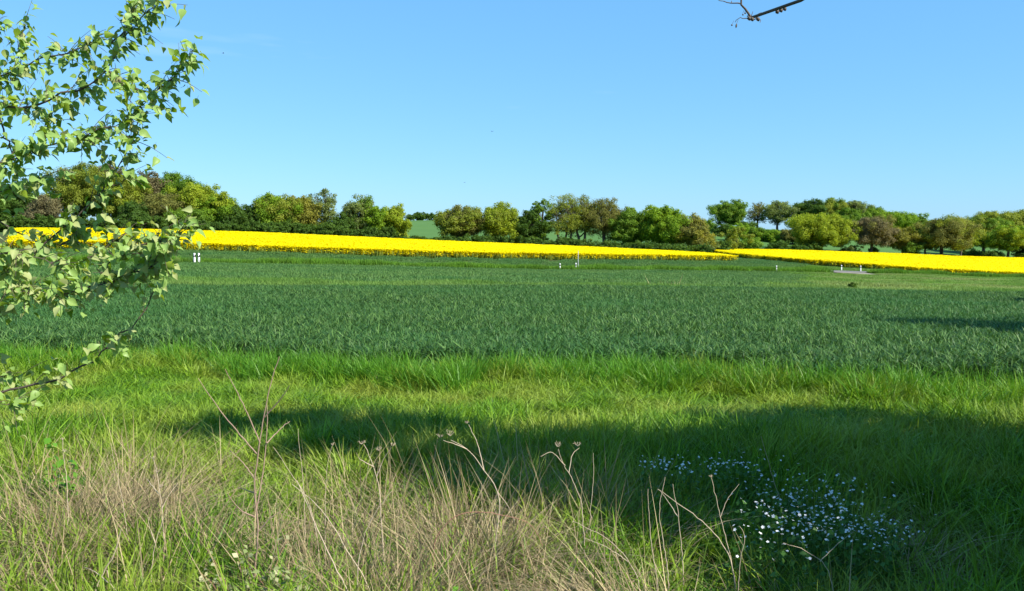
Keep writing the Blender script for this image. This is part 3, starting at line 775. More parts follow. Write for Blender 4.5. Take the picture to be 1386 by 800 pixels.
for (px, d, top, wpx, fol, label) in SH:
    b_ = on_ground(px, d)
    make_tree('shrub', b_, max(1.2, z_at(top, d) - b_[2]), wpx / F * d * 1.08, fol, r, label, 'shrubs between the far trees', 'shrub', trunk=0.04, leaf=0.36, lobes=9, tscale=0.4)
for (px, d, top, wpx) in [(556, 428, 290, 16), (566, 432, 287, 22), (578, 430, 287, 20), (590, 428, 291, 16), (605, 431, 289, 20)]:
    b_ = on_ground(px, d)
    make_tree('hilltop_bush', b_, max(1.5, z_at(top, d) - b_[2]), wpx / F * d * 1.1, 'dark', r, 'distant dark bush on the hilltop above the field gap', 'bushes on the distant hilltop', 'bush', trunk=0.05, leaf=0.5, lobes=7, tscale=0.4)

# ------------------------------------------------------------------ roadside trees out of view whose shade falls into the picture
M_near_leaf = leaf_mat('roadside_leaf', (0.06, 0.13, 0.02), (0.11, 0.21, 0.03), 0.3, 0.5, 0.3)
FOL['roadside'] = M_near_leaf
r = np.random.default_rng(55)
make_tree('roadside_tree', (6.3, 3.3, float(H(6.3, 3.3))), 9.6, 2.8, 'roadside', r, 'leafy roadside tree whose shadow crosses the verge', cat='tree', trunk=0.22, leaf=0.17, dens=1.5, lobes=26, bark=M_bark, tscale=.8)
make_tree('roadside_tree', (7.9, 3.9, float(H(7.9, 3.9))), 7.0, 5.2, 'roadside', r, 'small roadside tree shading the flower patch', cat='tree', trunk=0.2, leaf=0.17, dens=1.6, lobes=24, bark=M_bark, tscale=.8)
make_tree('roadside_tree', (19.0, 12.3, float(H(19, 12.3))), 10.5, 7.0, 'roadside', r, 'roadside tree whose shadow darkens the wheat', cat='tree', trunk=0.2, leaf=0.26, dens=0.45, lobes=16, bark=M_bark, tscale=.8)
make_tree('roadside_bush', (5.7, 1.9, float(H(5.7, 1.9))), 4.4, 3.8, 'roadside', r, 'bushy roadside thicket shading the grass below the flowers', cat='bush', trunk=0.06, leaf=0.15, dens=1.3, lobes=18, bark=M_bark, tscale=.5)
make_tree('roadside_bush', (19.4, 27.5, float(H(19.4, 27.5))), 2.4, 5.0, 'dark', r, 'dark bush standing at the side of the wheat', cat='bush', trunk=0.05, leaf=0.2, lobes=10, bark=M_bark, tscale=.5)

# ------------------------------------------------------------------ tree overhead, whose bare twig hangs into the top of the picture
r = np.random.default_rng(77)
bt = np.array([3.6, -2.3, float(H(3.6, -2.3))])
over = link('overhanging_tree', None, None, bt)
tag(over, 'tree with a bare drooping dark twig against the blue sky', 'tree')
g = Geo()
trunk_pts = smooth_line([(0, 0, -0.2), (0.05, 0.02, 1.5), (-0.05, 0.1, 3.2), (-0.1, 0.3, 5.0), (0.1, 0.2, 7.0)], 14, r, 0.02)
V, Q = tube(trunk_pts, np.linspace(0.17, 0.03, 14), 10); g.add(V, Q)
for i in range(9):
    s = trunk_pts[5 + i % 8]; a = i * 2.4 + 3.6
    e = s + np.array([math.cos(a) * 1.6, math.sin(a) * 0.9 - 0.5, 1.6])
    V, Q = tube(smooth_line([s, (s + e) / 2 + np.array([0, 0, .25]), e], 7, r, .03), np.linspace(.05, .008, 7), 5); g.add(V, Q)
link('trunk', g.mesh('trunk', M_bark, True), over)
def px3(pts, d):   # polyline from photo points at a given forward distance
    dd = np.broadcast_to(np.asarray(d, float), (len(pts),))
    return np.array([unproj(p[0], p[1], q) for p, q in zip(pts, dd)])
g = Geo()
start = bt + trunk_pts[7]
tw = px3([(1150, -40), (1085, 0), (1058, 14), (1040, 22), (1020, 28), (1014, 25)], [2.9, 3.2, 3.3, 3.35, 3.4, 3.4])
limb = smooth_line(np.vstack([start, (start * .5 + tw[0] * .5) + np.array([0, 0, .35]), tw]), 26) - bt
V, Q = tube(limb, np.concatenate([np.linspace(0.045, 0.012, 14), np.linspace(0.0115, 0.0055, 12)]), 7); g.add(V, Q)
def sub(pts, d, r0, r1, n=8, jit=0.0015):
    V, Q = tube(smooth_line(px3(pts, d) - bt, n, r, jit), np.linspace(r0, r1, n), 5); g.add(V, Q)
sub([(1018, 27), (1012, 16), (1004, 5), (1005, -14), (1010, -30)], 3.4, .0050, .0026)
sub([(1004, 5), (993, 5), (983, 3), (970, -2)], 3.4, .0028, .0012)
sub([(990, 4), (991, 1)], 3.4, .0016, .0012, 3)
sub([(1014, 26), (1000, 25), (997, 27), (995, 30)], 3.4, .0020, .0010)
sub([(1020, 27), (1026, 20), (1030, 17)], 3.38, .0022, .0012, 5)
sub([(1020, 26), (1018, 19), (1019, 16)], 3.4, .0020, .0010, 5)
sub([(1026, 26), (1030, 27), (1029, 30)], 3.38, .0018, .0010, 4)
sub([(1014, 26), (1011, 22), (1013, 20)], 3.4, .0026, .0012, 4)
for p in [(1055, 15), (1050, 17), (1060, 13), (1016, 27), (1012, 26), (1024, 27)]:
    c = px3([p, (p[0] + 4, p[1] - 2)], 3.32) - bt
    V, Q = tube(np.linspace(c[0], c[1], 4), [.004, .0085, .008, .004], 6); g.add(V, Q)
link('twig', g.mesh('twig', M_bark, True), over)
for p, q in [((991, 33), (990, 35)), ((997, 32), (996, 38)), ((1005, 19), (1006, 21)), ((1008, 17), (1009, 19))]:
    gb = Geo(); c = px3([p, q], 3.4) - bt
    V, Q = tube(np.linspace(c[0], c[1], 4), [.0012, .0036, .0034, .001], 5); gb.add(V, Q)
    c2 = px3([(p[0] + 2, p[1] - 5), p], 3.4) - bt
    V, Q = tube(np.linspace(c2[0], c2[1], 3), .0007, 3); gb.add(V, Q)
    link('bud', gb.mesh('bud', M_bark, True), over)
f = Geo()
for i in range(9):
    c = trunk_pts[-1] + np.array([r.normal(0, 1.0), r.normal(-.7, .7), r.uniform(-1.2, 1.0)])
    m = 260; dd = r.normal(size=(m, 3)); dd /= np.linalg.norm(dd, axis=1, keepdims=True)
    V, Q = leafquads(c + dd * r.uniform(.3, .9, m)[:, None], dd, r.uniform(.06, .12, m), r); f.add(V, Q, np.repeat(r.random(m), 4))
link('crown', f.mesh('crown', M_near_leaf), over)

# ------------------------------------------------------------------ leafy tree at the left edge
r = np.random.default_rng(31)
lt = np.array([-4.15, 4.7, float(H(-4.15, 4.7))])
left = link('poplar_tree', None, None, lt)
tag(left, 'young leafy tree with pale windblown leaves reaching over the field', 'tree')
M_pop = leaf_mat('poplar_leaf', (0.115, 0.220, 0.014), (0.270, 0.370, 0.040), 0.50, 0.42, 0.28, back=(0.30, 0.45, 0.12), tcol=(1.2, 1.15, 0.45))
M_pop2 = leaf_mat('pale_poplar_leaf', (0.25, 0.34, 0.07), (0.39, 0.43, 0.14), 0.42, 0.5, 0.25, back=(0.37, 0.42, 0.16), tcol=(1.05, 1.05, 0.6))
g = Geo()
tp = smooth_line([(0, 0, -0.2), (0.03, 0.05, 1.0), (-0.06, 0.0, 2.2), (0.05, -0.05, 3.4), (-0.05, 0.1, 4.8)], 14, r, 0.015)
V, Q = tube(tp, np.linspace(0.10, 0.02, 14), 9); g.add(V, Q)
link('trunk', g.mesh('trunk', M_bark, True), left)
BR = [  # (photo points, forward distances, base radius px, twig density, droop)
 ([(-70, 185), (0, 145), (40, 142), (85, 128), (130, 108), (148, 94), (163, 62), (172, 25), (186, -12)], 4.6, 4.0, 1.0),
 ([(148, 97), (165, 112), (182, 121), (208, 122), (235, 104), (252, 84), (264, 66)], 4.55, 2.2, 1.1),
 ([(-70, 135), (0, 103), (28, 92), (62, 76), (100, 66), (130, 52), (150, 40)], 4.9, 3.0, 1.0),
 ([(150, 60), (180, 30), (205, 12), (232, -4)], 4.7, 1.6, 1.0),
 ([(20, 100), (24, 78), (30, 55), (34, 30)], 4.9, 1.4, 1.0),
 ([(-70, 262), (0, 219), (30, 212), (72, 196), (112, 180), (158, 168), (190, 150), (206, 132)], 4.4, 3.0, 1.1),
 ([(0, 150), (3, 172), (12, 195), (20, 222), (22, 250)], 4.8, 2.0, .8),
 ([(-80, 412), (0, 366), (36, 350), (76, 314), (110, 286), (145, 250), (162, 222), (176, 196), (190, 158)], 4.5, 3.6, .75),
 ([(145, 250), (160, 248), (180, 232)], 4.5, 1.2, .6),
 ([(-60, 335), (0, 345), (50, 346), (92, 364), (112, 350), (150, 330), (185, 315)], 4.25, 2.4, 1.2),
 ([(-60, 352), (0, 376), (28, 392), (62, 400), (88, 398), (130, 388), (168, 374), (214, 356), (228, 340), (238, 318), (262, 288)], 4.35, 2.8, 1.15),
 ([(0, 300), (40, 322), (80, 330), (128, 308), (150, 296)], 4.6, 1.6, .9),
 ([(130, 388), (160, 345), (200, 330), (232, 330)], 4.3, 1.4, 1.2),
 ([(-80, 560), (0, 531), (22, 526), (64, 520), (100, 500), (128, 484), (156, 462), (186, 432), (202, 412), (214, 385)], 4.3, 4.2, .30),
 ([(-50, 545), (0, 548), (25, 552), (48, 560)], 4.2, 1.6, .9),
 ([(-40, 520), (0, 510), (30, 512), (50, 520)], 4.4, 1.4, .9),
 ([(-60, 290), (-10, 262), (30, 250), (60, 240), (100, 225)], 4.9, 2.2, .9),
 ([(-50, 60), (-20, 40), (0, 28), (4, 22)], 4.8, 1.4, .5),
 ([(60, 200), (62, 170), (75, 150), (95, 140)], 4.6, 1.2, 1.2),
 ([(-30, 410), (10, 412), (50, 404)], 4.3, 1.2, .9),
]
BO = []
leaves = []     # position, direction, size, pale
for bi, (pts, d, rpx, dn) in enumerate(BR):
    dist = d + np.linspace(0, 0.25, len(pts)) * r.uniform(-1, 1)
    P3 = px3(pts, dist)
    if pts[0][0] < -25:      # joins the trunk out of view
        zt = np.clip(P3[0, 2] - 0.35, 0.3, 4.5)
        j = int(np.argmin(abs(tp[:, 2] + lt[2] - zt))); P3 = np.vstack([tp[j] + lt, P3])
    n = max(10, 4 * len(P3)); ln = smooth_line(P3, n, r, 0.006)
    ln[0] = P3[0]
    gb = Geo(); rad = rpx / F * d * 0.5
    V, Q = tube(ln - lt, np.linspace(rad * 1.5, rad * 0.35, n), 6); gb.add(V, Q, r.random())
    L_ = np.linalg.norm(np.diff(ln, axis=0), axis=1).sum()
    vis = 0.15 if pts[0][0] < -25 else 0.02
    ntw = int(L_ * 40 * dn)
    for _ in range(ntw):
        t_ = r.uniform(vis, 1.0) ** 0.8; j = int(t_ * (n - 2)); s = ln[j] * (1 - (t_ * (n - 2) - j)) + ln[j + 1] * (t_ * (n - 2) - j)
        ax = ln[j + 1] - ln[j]; ax /= np.linalg.norm(ax)
        dv = r.normal(size=3) * np.array([.8, .9, .8]) + ax * 0.9 + np.array([.15, 0, .12]); dv /= np.linalg.norm(dv)
        tl = r.uniform(0.05, 0.19) * (1.0 if dn > .5 else .8)
        e = s + dv * tl; q = (s + e) / 2 + np.array([0, 0, .012])
        tl_ = smooth_line([s, q, e], 5)
        V, Q = tube(tl_ - lt, np.linspace(.0022, .0009, 5), 4); gb.add(V, Q, r.random())
        for m in range(int(2 + tl * 26)):
            p = tl_[min(4, 1 + m % 4)] + r.normal(0, .012, 3)
            leaves.append((p, bi))
    BO.append(link('branch', gb.mesh('branch', M_twig, True), left))
# leaf blade: ovate, pointed, folded along the midrib
def leaf_mesh(nm, mat, fold, curl):
    prof = [(0, 0.0), (0.12, .24), (0.32, .37), (0.55, .33), (0.80, .15), (1.05, 0.0)]
    V = []; Q = []; Tt = []
    for (t_, w_) in prof:
        z = -curl * t_**2
        V += [(t_, -w_, z + fold * w_), (t_, 0, z), (t_, w_, z + fold * w_)]
    for i in range(5):
        a = i * 3
        Q += [(a, a + 1, a + 4, a + 3), (a + 1, a + 2, a + 5, a + 4)]
    V = np.array(V, float); V += np.array([.35, 0, 0])
    ns = len(V)     # petiole
    st = np.array([(0, -.012, .02), (0, .012, .02), (.36, .012, 0), (.36, -.012, 0)])
    V = np.vstack([V, st]); Q.append((ns, ns + 1, ns + 2, ns + 3))
    return V, np.array(Q)
LV = [leaf_mesh('leaf', None, f_, c_) for f_, c_ in ((.3, .2), (.55, .4), (.2, .55), (.8, .15))]
LM = [mesh_np('leaf', V, Q, m_, np.full(len(V), tt)) for (V, Q), tt in zip(LV, (.1, .9, .5, .3)) for m_ in (M_pop, M_pop2)]
from mathutils import Matrix
nL = len(leaves)
info = []
for (p, bi) in leaves:
    a = r.uniform(0, 6.28); dv = np.array([math.cos(a) * .75 + .35, math.sin(a) * .75, r.normal(-.45, .45)])
    X = Vector(dv).normalized(); up = Vector((r.normal(.25, .55), r.normal(-.35, .5), r.normal(.75, .5)))
    Y = up.cross(X)
    if Y.length < 1e-3: Y = Vector((0, 1, 0))
    Y.normalize(); Z = X.cross(Y)
    s = r.uniform(.030, .058)
    M = Matrix((X, Y, Z)).transposed().to_4x4(); M = Matrix.Translation(Vector(p - lt)) @ M @ Matrix.Diagonal((s, s, s, 1))
    low = BR[bi][0][1][1] > 290
    pale = r.random() < (0.36 if low else 0.14)
    u = p[0] / p[1] * F + 693
    info.append((M, pale, s / p[1] * (1 if -5 < u < 1400 else 0), r.integers(0, 4), bi))
order = np.argsort([-q[2] for q in info])
for j in order[:300]:
    M, pale, _, v, bi = info[j]
    lf = link('leaf', LM[v * 2 + int(pale)], BO[bi]); lf.matrix_local = M
for mat, fl, nm in ((M_pop, False, 'foliage'), (M_pop2, True, 'foliage')):
    gf = Geo()
    for j in order[300:]:
        M, pale, _, v, bi = info[j]
        if pale != fl: continue
        V = LV[v][0]; A = np.array(M)
        gf.add(V @ A[:3, :3].T + A[:3, 3], LV[v][1], r.random())
    o = link(nm, gf.mesh(nm, mat), left); o['kind'] = 'stuff'
    if fl: o['label'] = 'pale whitish leaves turned by the wind'
# ------------------------------------------------------------------ roadside marker posts
def prism(rings):
    """stack of rectangles (z, halfx, halfy) -> closed quads"""
    V = []; Q = []
    for (z, hx, hy) in rings: V += [(-hx, -hy, z), (hx, -hy, z), (hx, hy, z), (-hx, hy, z)]
    for i in range(len(rings) - 1):
        a = i * 4
        for j in range(4): Q.append((a + j, a + (j + 1) % 4, a + 4 + (j + 1) % 4, a + 4 + j))
    n = len(V); Q += [(n - 4, n - 3, n - 2, n - 1), (3, 2, 1, 0)]
    return np.array(V, float), np.array(Q)
def box(cx, cy, cz, hx, hy, hz):
    V, Q = prism([(-hz, hx, hy), (hz, hx, hy)]); return V + np.array([cx, cy, cz]), Q
V, Q = prism([(-0.2, .075, .06), (0, .075, .06), (.9, .062, .05), (1.0, .06, .048), (1.04, .035, .045)])
PB = mesh_np('post_body', V, Q, M_white)
V, Q = prism([(.70, .070, .0565), (.90, .0665, .0535)]); PK = mesh_np('black_band', V, Q, M_black)
V, Q = box(0, -.058, .80, .022, .006, .075); PR = mesh_np('reflector', V, Q, M_refl)
def ground_for(px, d): return on_ground(px, d)
posts = [(263.5, 101.5, 1.15, 'white marker post with black band, paired with another beside the leafy tree'),
         (269.5, 102.5, 1.15, 'white marker post with black band, paired with another beside the leafy tree'),
         (758, 136.5, 1.0, 'white marker post standing apart from the thin pale pole'),
         (779.5, 137, 1.08, 'white marker post right next to the thin pale pole'),
         (1051, 150.5, 1.0, 'lone white marker post below the start of the right rape field'),
         (1139, 169, 1.0, 'white marker post beside the bare patch of road'),
         (1165, 171.5, 1.0, 'white marker post just past the bare patch of road')]
for (px, d, s, label) in posts:
    if px < 1100:
        for _ in range(20): d = float(road_y((px - 693) / F * d)) - 6.4
    b_ = on_ground(px, d)
    rt = link('marker_post', None, None, b_); rt.scale = (s * 1.35, s * 1.35, s * 1.12)
    tag(rt, label, 'post', 'roadside marker posts')
    link('post_body', PB, rt)
    link('reflector', PR, link('black_band', PK, rt))
pd = 138.5
for _ in range(20): pd = float(road_y((782.5 - 693) / F * pd)) - 6.0
b_ = on_ground(782.5, pd)
rt = link('thin_pole', None, None, b_); tag(rt, 'thin pale metal pole rising in front of the yellow field', 'pole')
V, Q = tube(np.array([(0, 0, -.2), (0, 0, 1.5), (0.02, 0, 3.0)]), .045, 8); link('shaft', mesh_np('shaft', V, Q, M_metal, smooth=True), rt)
V, Q = prism([(2.98, .055, .055), (3.06, .055, .055), (3.08, .02, .02)]); V[:, 0] += .02; link('cap', mesh_np('cap', V, Q, M_metal), rt)

# dry tufts in the pale strip and a little dark bush in the meadow
r = np.random.default_rng(5)
def tussock(name, base, n, rad, h, w, mat, label, cat, group=None, lean=0.35, curve=0.6, bias=None):
    a = r.uniform(0, 6.28, n); q = rad * np.sqrt(r.random(n))
    B = np.c_[q * np.cos(a), q * np.sin(a), np.full(n, -0.02)]
    ang = a + r.normal(0, .8, n) if bias is None else r.normal(bias, .55, n)
    hs = np.where(np.arange(n) % 9 == 0, 1.5, 1.0)
    V, Q, k = blades(B, hs * r.uniform(.4, 1.0, n) * h, r.uniform(.6, 1.2, n) * w, ang, np.abs(r.normal(lean, lean * .5, n)), np.abs(r.normal(curve, curve * .5, n)) / hs**3, 4, r.uniform(.2, 2.9, n))
    o = link(name, mesh_np(name, V, Q, mat, np.repeat(r.random(n), k)), None, base)
    return tag(o, label, cat, group)
for (px, d, h) in [(888, 44.5, .62), (913, 44.8, .7)]:
    tussock('dry_tuft', on_ground(px, d), 90, .28, h, .03, M_straw, 'small straw-brown tuft on the pale grass strip', 'grass tuft', 'straw tufts on the grass strip')
make_tree('meadow_bush', on_ground(1155, 60), 0.62, 0.7, 'dark', r, 'tiny dark bush alone in the rough meadow', None, 'bush', trunk=.05, leaf=.10, lobes=8, tscale=.3)

# ------------------------------------------------------------------ dead grass tussocks in the foreground
TU = [(495, 4.15, .75, 'big bleached straw tussock at the foot of the dry umbel stalks'), (565, 4.3, .7, 'thick bleached tussock mixed with broken dry stalks'),
      (625, 4.9, .68, 'straw tussock in front of the arching dry stalk'), (672, 5.0, .6, 'grey-brown tussock under the reddish bramble stem'),
      (700, 4.2, .55, 'straw tussock bordering the shaded grass'), (872, 4.05, .7, 'leaning straw tussock in the shade beside tall dry stalks'),
      (25, 4.6, .6, 'brown matted tussock below the lowest leafy branch'), (60, 5.4, .55, 'faded tussock behind the brown matted one'),
      (165, 5.9, .55, 'thin straw tussock rising from the green verge'), (225, 5.2, .55, 'straw tussock beside the brown seed spike'),
      (150, 4.3, .5, 'low straw tussock near broken pale stems'), (405, 4.7, .55, 'straw tussock between the sapling and the dark hollow'),
      (1100, 4.2, .5, 'sparse straw tussock below the white flowers'), (1275, 4.7, .38, 'rusty brown tussock on the small mound')]
for i, (px, d, h, label) in enumerate(TU):
    tussock('dry_grass_tussock', on_ground(px, d), 420 if h > .5 else 240, .26, h * .85, .006, M_straw, label, 'dry grass', 'dead grass tussocks on the verge', .42, .75, bias=(2.6 if px == 872 else None))

# ------------------------------------------------------------------ dry stalks
M_stalk = plain_mat('dry_stalk', (0.34, 0.26, 0.17), (0.52, 0.43, 0.31), 40)
M_red = plain_mat('reddish_stem', (0.24, 0.11, 0.075), (0.36, 0.20, 0.13), 30)
M_sap = plain_mat('sapling_bark', (0.20, 0.13, 0.09), (0.34, 0.25, 0.18), 40)
def stalk(name, label, main, d, r0, subs=(), umbels=(), mat=M_stalk, cat='stalk', group='dry stalks on the verge'):
    """main: photo points from foot to tip; the foot is carried down to the ground"""
    P = px3(main, d)
    foot = np.array([P[0, 0] + r.normal(0, .02), P[0, 1], float(H(P[0, 0], P[0, 1]))])
    rt = link(name, None, None, foot); tag(rt, label, cat, group)
    if P[0, 2] > foot[2] + 0.03: P = np.vstack([foot - np.array([0, 0, .05]), P])
    n = 5 * len(P); ln = smooth_line(P, n, r, .0015) - foot
    V, Q = tube(ln, np.linspace(r0, r0 * .35, n) * .8, 6)
    st = link('stem', mesh_np('stem', V, Q, mat, smooth=True), rt)
    for s in subs:
        S_ = px3(s, d + np.linspace(0, r.uniform(-.15, .15), len(s))) - foot
        V, Q = tube(smooth_line(S_, 4 * len(s), r, .001), np.linspace(r0 * .5, r0 * .2, 4 * len(s)), 5)
        link('side_stem', mesh_np('side_stem', V, Q, mat, smooth=True), st)
    for (ux, uy, us) in umbels:
        gu = Geo(); c = px3([(ux, uy)], d)[0] - foot; sz = .75 * us / F * d
        for k_ in range(6):
            a = k_ * 2.4 + us; e = c + np.array([math.cos(a) * sz * r.uniform(.4, 1), math.sin(a) * sz * r.uniform(.4, 1), sz * r.uniform(.5, .95)])
            V, Q = tube(smooth_line([c, (c + e) / 2 + np.array([0, 0, -.1 * sz]), e], 4), np.linspace(.0016, .0009, 4), 4); gu.add(V, Q)
            for _ in range(4):
                e2 = e + r.normal(0, .16 * sz, 3) + np.array([0, 0, .12 * sz])
                V, Q = tube(np.linspace(e, e2, 3), [.0007, .0007, .0016], 4); gu.add(V, Q)
        link('umbel', gu.mesh('umbel', mat), st)
    return rt
stalk('dry_sapling', 'slender reddish-brown bare sapling with forked thin twigs', [(343, 795), (349, 720), (345, 650), (350, 610), (358, 560), (366, 520), (378, 482)], 4.6, .0085,
      [[(347, 690), (356, 640), (361, 590), (362, 548)], [(347, 614), (322, 585), (298, 556), (268, 512)], [(352, 600), (335, 560), (318, 525), (305, 500)], [(346, 650), (330, 628), (312, 610)],
       [(345, 700), (325, 690), (308, 668)], [(358, 565), (380, 540), (392, 522)], [(349, 720), (368, 700), (384, 690)], [(347, 668), (335, 664), (322, 660)], [(361, 600), (375, 585), (392, 570)]], mat=M_sap, cat='sapling', group=None)
stalk('dry_umbel_stalk', 'branched dry umbel stalk above the bleached tussocks', [(520, 770), (516, 700), (510, 645), (500, 618), (492, 602)], 4.7, .006, [[(510, 645), (520, 620), (530, 606)], [(506, 632), (488, 622), (482, 612)]], [(490, 601, 7), (531, 604, 6), (512, 610, 6)])
stalk('dry_umbel_stalk', 'tall arching dry umbel stalk over the dark shade', [(668, 790), (670, 740), (673, 665), (655, 636), (632, 608), (610, 595)], 4.9, .006, [[(655, 636), (646, 600), (634, 575)], [(632, 608), (612, 600), (600, 596)], [(673, 665), (690, 690), (700, 720)]], [(609, 590, 8), (596, 592, 6), (632, 573, 4)])
stalk('dry_umbel_stalk', 'curling dry umbel stalk beside the shaded grass', [(790, 720), (786, 678), (772, 645), (760, 622), (756, 608)], 5.0, .005, [[(765, 630), (744, 612), (732, 618)], [(770, 640), (775, 615), (784, 606)]], [(755, 605, 8), (782, 604, 7)])
stalk('dry_stalk', 'straight dry stalk standing in the shaded grass', [(800, 740), (799, 690), (803, 650), (803, 613)], 5.2, .004)
stalk('dry_stalk', 'seed-studded dry stalk rising from sunlit grass', [(412, 690), (410, 650), (406, 610), (403, 580)], 5.2, .004)
stalk('dry_stalk', 'thin dry stalk leaning towards the sapling', [(428, 720), (412, 668), (390, 636), (370, 604)], 4.8, .004)
stalk('dry_stalk', 'upright dry stalk in front of the umbel stalk', [(440, 720), (441, 660), (445, 620), (450, 602)], 4.9, .0035, [], [(450, 603, 4)])
stalk('dry_stalk', 'bent pale straw crossing the bleached tussocks', [(488, 745), (495, 720), (512, 688), (530, 664)], 4.2, .0045)
stalk('dry_stalk', 'thick pale stalk slanting through the bleached tussock', [(470, 800), (450, 760), (425, 705), (402, 650)], 4.2, .006)
stalk('dry_stalk', 'second pale stalk slanting beside the thick one', [(500, 800), (470, 745), (435, 690), (395, 655)], 4.3, .005)
stalk('bramble_stem', 'reddish bramble stem arching low over the tussock', [(595, 720), (620, 697), (650, 693), (680, 697), (720, 712), (735, 740)], 4.7, .005, [[(650, 693), (632, 700), (618, 716)]], mat=M_red, cat='bramble', group=None)
stalk('dry_stalk', 'tall straight dry stalk in the shade beside the leaning tussock', [(890, 790), (882, 740), (878, 690), (877, 662)], 4.5, .0045)
stalk('dry_stalk', 'dry stalk bowing slightly above the leaning tussock', [(905, 790), (900, 745), (893, 700), (897, 660), (900, 645)], 4.5, .0045)
stalk('dry_stalk', 'dry stalk with side shoots near the white flowers', [(925, 790), (922, 740), (918, 700), (910, 655)], 4.6, .0045, [[(918, 700), (905, 680), (893, 664)]])
stalk('dry_stalk', 'long dry stalk leaning away from the white flowers', [(995, 790), (985, 750), (950, 705), (915, 680), (890, 662)], 4.5, .005)
stalk('dry_stalk', 'dry stalk with a seedy tip next to the white flowers', [(995, 795), (990, 760), (975, 700), (966, 660), (962, 645)], 4.6, .0045, [[(975, 700), (985, 675), (1000, 655)]], [(962, 646, 4)])
stalk('dry_stalk', 'short hooked dry stalk between tussock and flowers', [(1000, 790), (1003, 750), (1008, 725), (1001, 712)], 4.4, .004)
stalk('dry_stalk', 'pair of pale straws leaning low over the grass', [(860, 775), (840, 745), (810, 722), (775, 706)], 4.3, .004, [[(850, 760), (820, 740), (790, 728)]])
stalk('dry_seed_spike', 'dry brown seed spike at the sunny left of the verge', [(222, 740), (220, 700), (214, 650), (208, 618)], 5.0, .006, [[(218, 690), (232, 665), (240, 655)], [(216, 670), (204, 655), (199, 648)]], [(208, 622, 5), (213, 640, 6), (218, 660, 6)])
stalk('dry_seed_spike', 'dry spike standing in straw below the leafy branch', [(92, 690), (90, 650), (86, 615), (84, 592)], 5.4, .005, [], [(85, 596, 5), (87, 612, 5)])
stalk('dry_stalk', 'pale straw standing up left of the seed spike', [(172, 720), (166, 680), (158, 640), (150, 600)], 5.1, .0035)
stalk('dry_stalk', 'broken pale stem forming a cross near the ground', [(130, 800), (140, 775), (155, 750), (165, 715)], 4.25, .006, [[(148, 790), (130, 775), (115, 768)], [(145, 772), (150, 790), (158, 800)]])
stalk('dry_stalk', 'pale forked stem among low dry stalks', [(205, 770), (212, 730), (222, 700), (226, 688)], 4.6, .005, [[(210, 735), (203, 715), (200, 700)]])
stalk('dry_stalk', 'curved pale stem in the shade below the flowers', [(1128, 800), (1120, 770), (1090, 745), (1060, 735)], 4.2, .004, [[(1110, 760), (1135, 735), (1155, 720)]])
stalk('dry_stalk', 'thin dry stalk in the deep shade beyond the flowers', [(1060, 690), (1050, 660), (1040, 625), (1030, 590)], 5.6, .0035)

# ------------------------------------------------------------------ white flowers
fpet = Geo()
for k_ in range(5):
    a = k_ * 2 * math.pi / 5; c, s_ = math.cos(a), math.sin(a)
    pl = np.array([(.12, -.10, .02), (.62, -.34, .12), (1.0, -.16, .14), (.82, 0, .10), (1.0, .16, .14), (.62, .34, .12), (.12, .10, .02)])
    V = np.c_[pl[:, 0] * c - pl[:, 1] * s_, pl[:, 0] * s_ + pl[:, 1] * c, pl[:, 2]]
    fpet.add(V, [(0, 1, 3, 6), (1, 2, 3, 3), (6, 3, 5, 5), (3, 4, 5, 5)][:1], .5)
    fpet.add(V[[1, 2, 3]].repeat([1, 1, 2], 0) + np.array([[0, 0, 0], [0, 0, 0], [0, 0, 0], [1e-4, 0, 0]]), [(0, 1, 2, 3)], .5)
    fpet.add(V[[3, 4, 5]].repeat([1, 1, 2], 0) + np.array([[0, 0, 0], [0, 0, 0], [0, 0, 0], [1e-4, 0, 0]]), [(0, 1, 2, 3)], .5)
    fpet.add(V[[3, 5, 6]].repeat([1, 1, 2], 0) + np.array([[0, 0, 0], [0, 0, 0], [0, 0, 0], [1e-4, 0, 0]]), [(0, 1, 2, 3)], .5)
FM = fpet.mesh('flower', M_petal)
M_fleaf = leaf_mat('flower_leaf', (0.04, 0.12, 0.02), (0.08, 0.18, 0.03), 0.3)
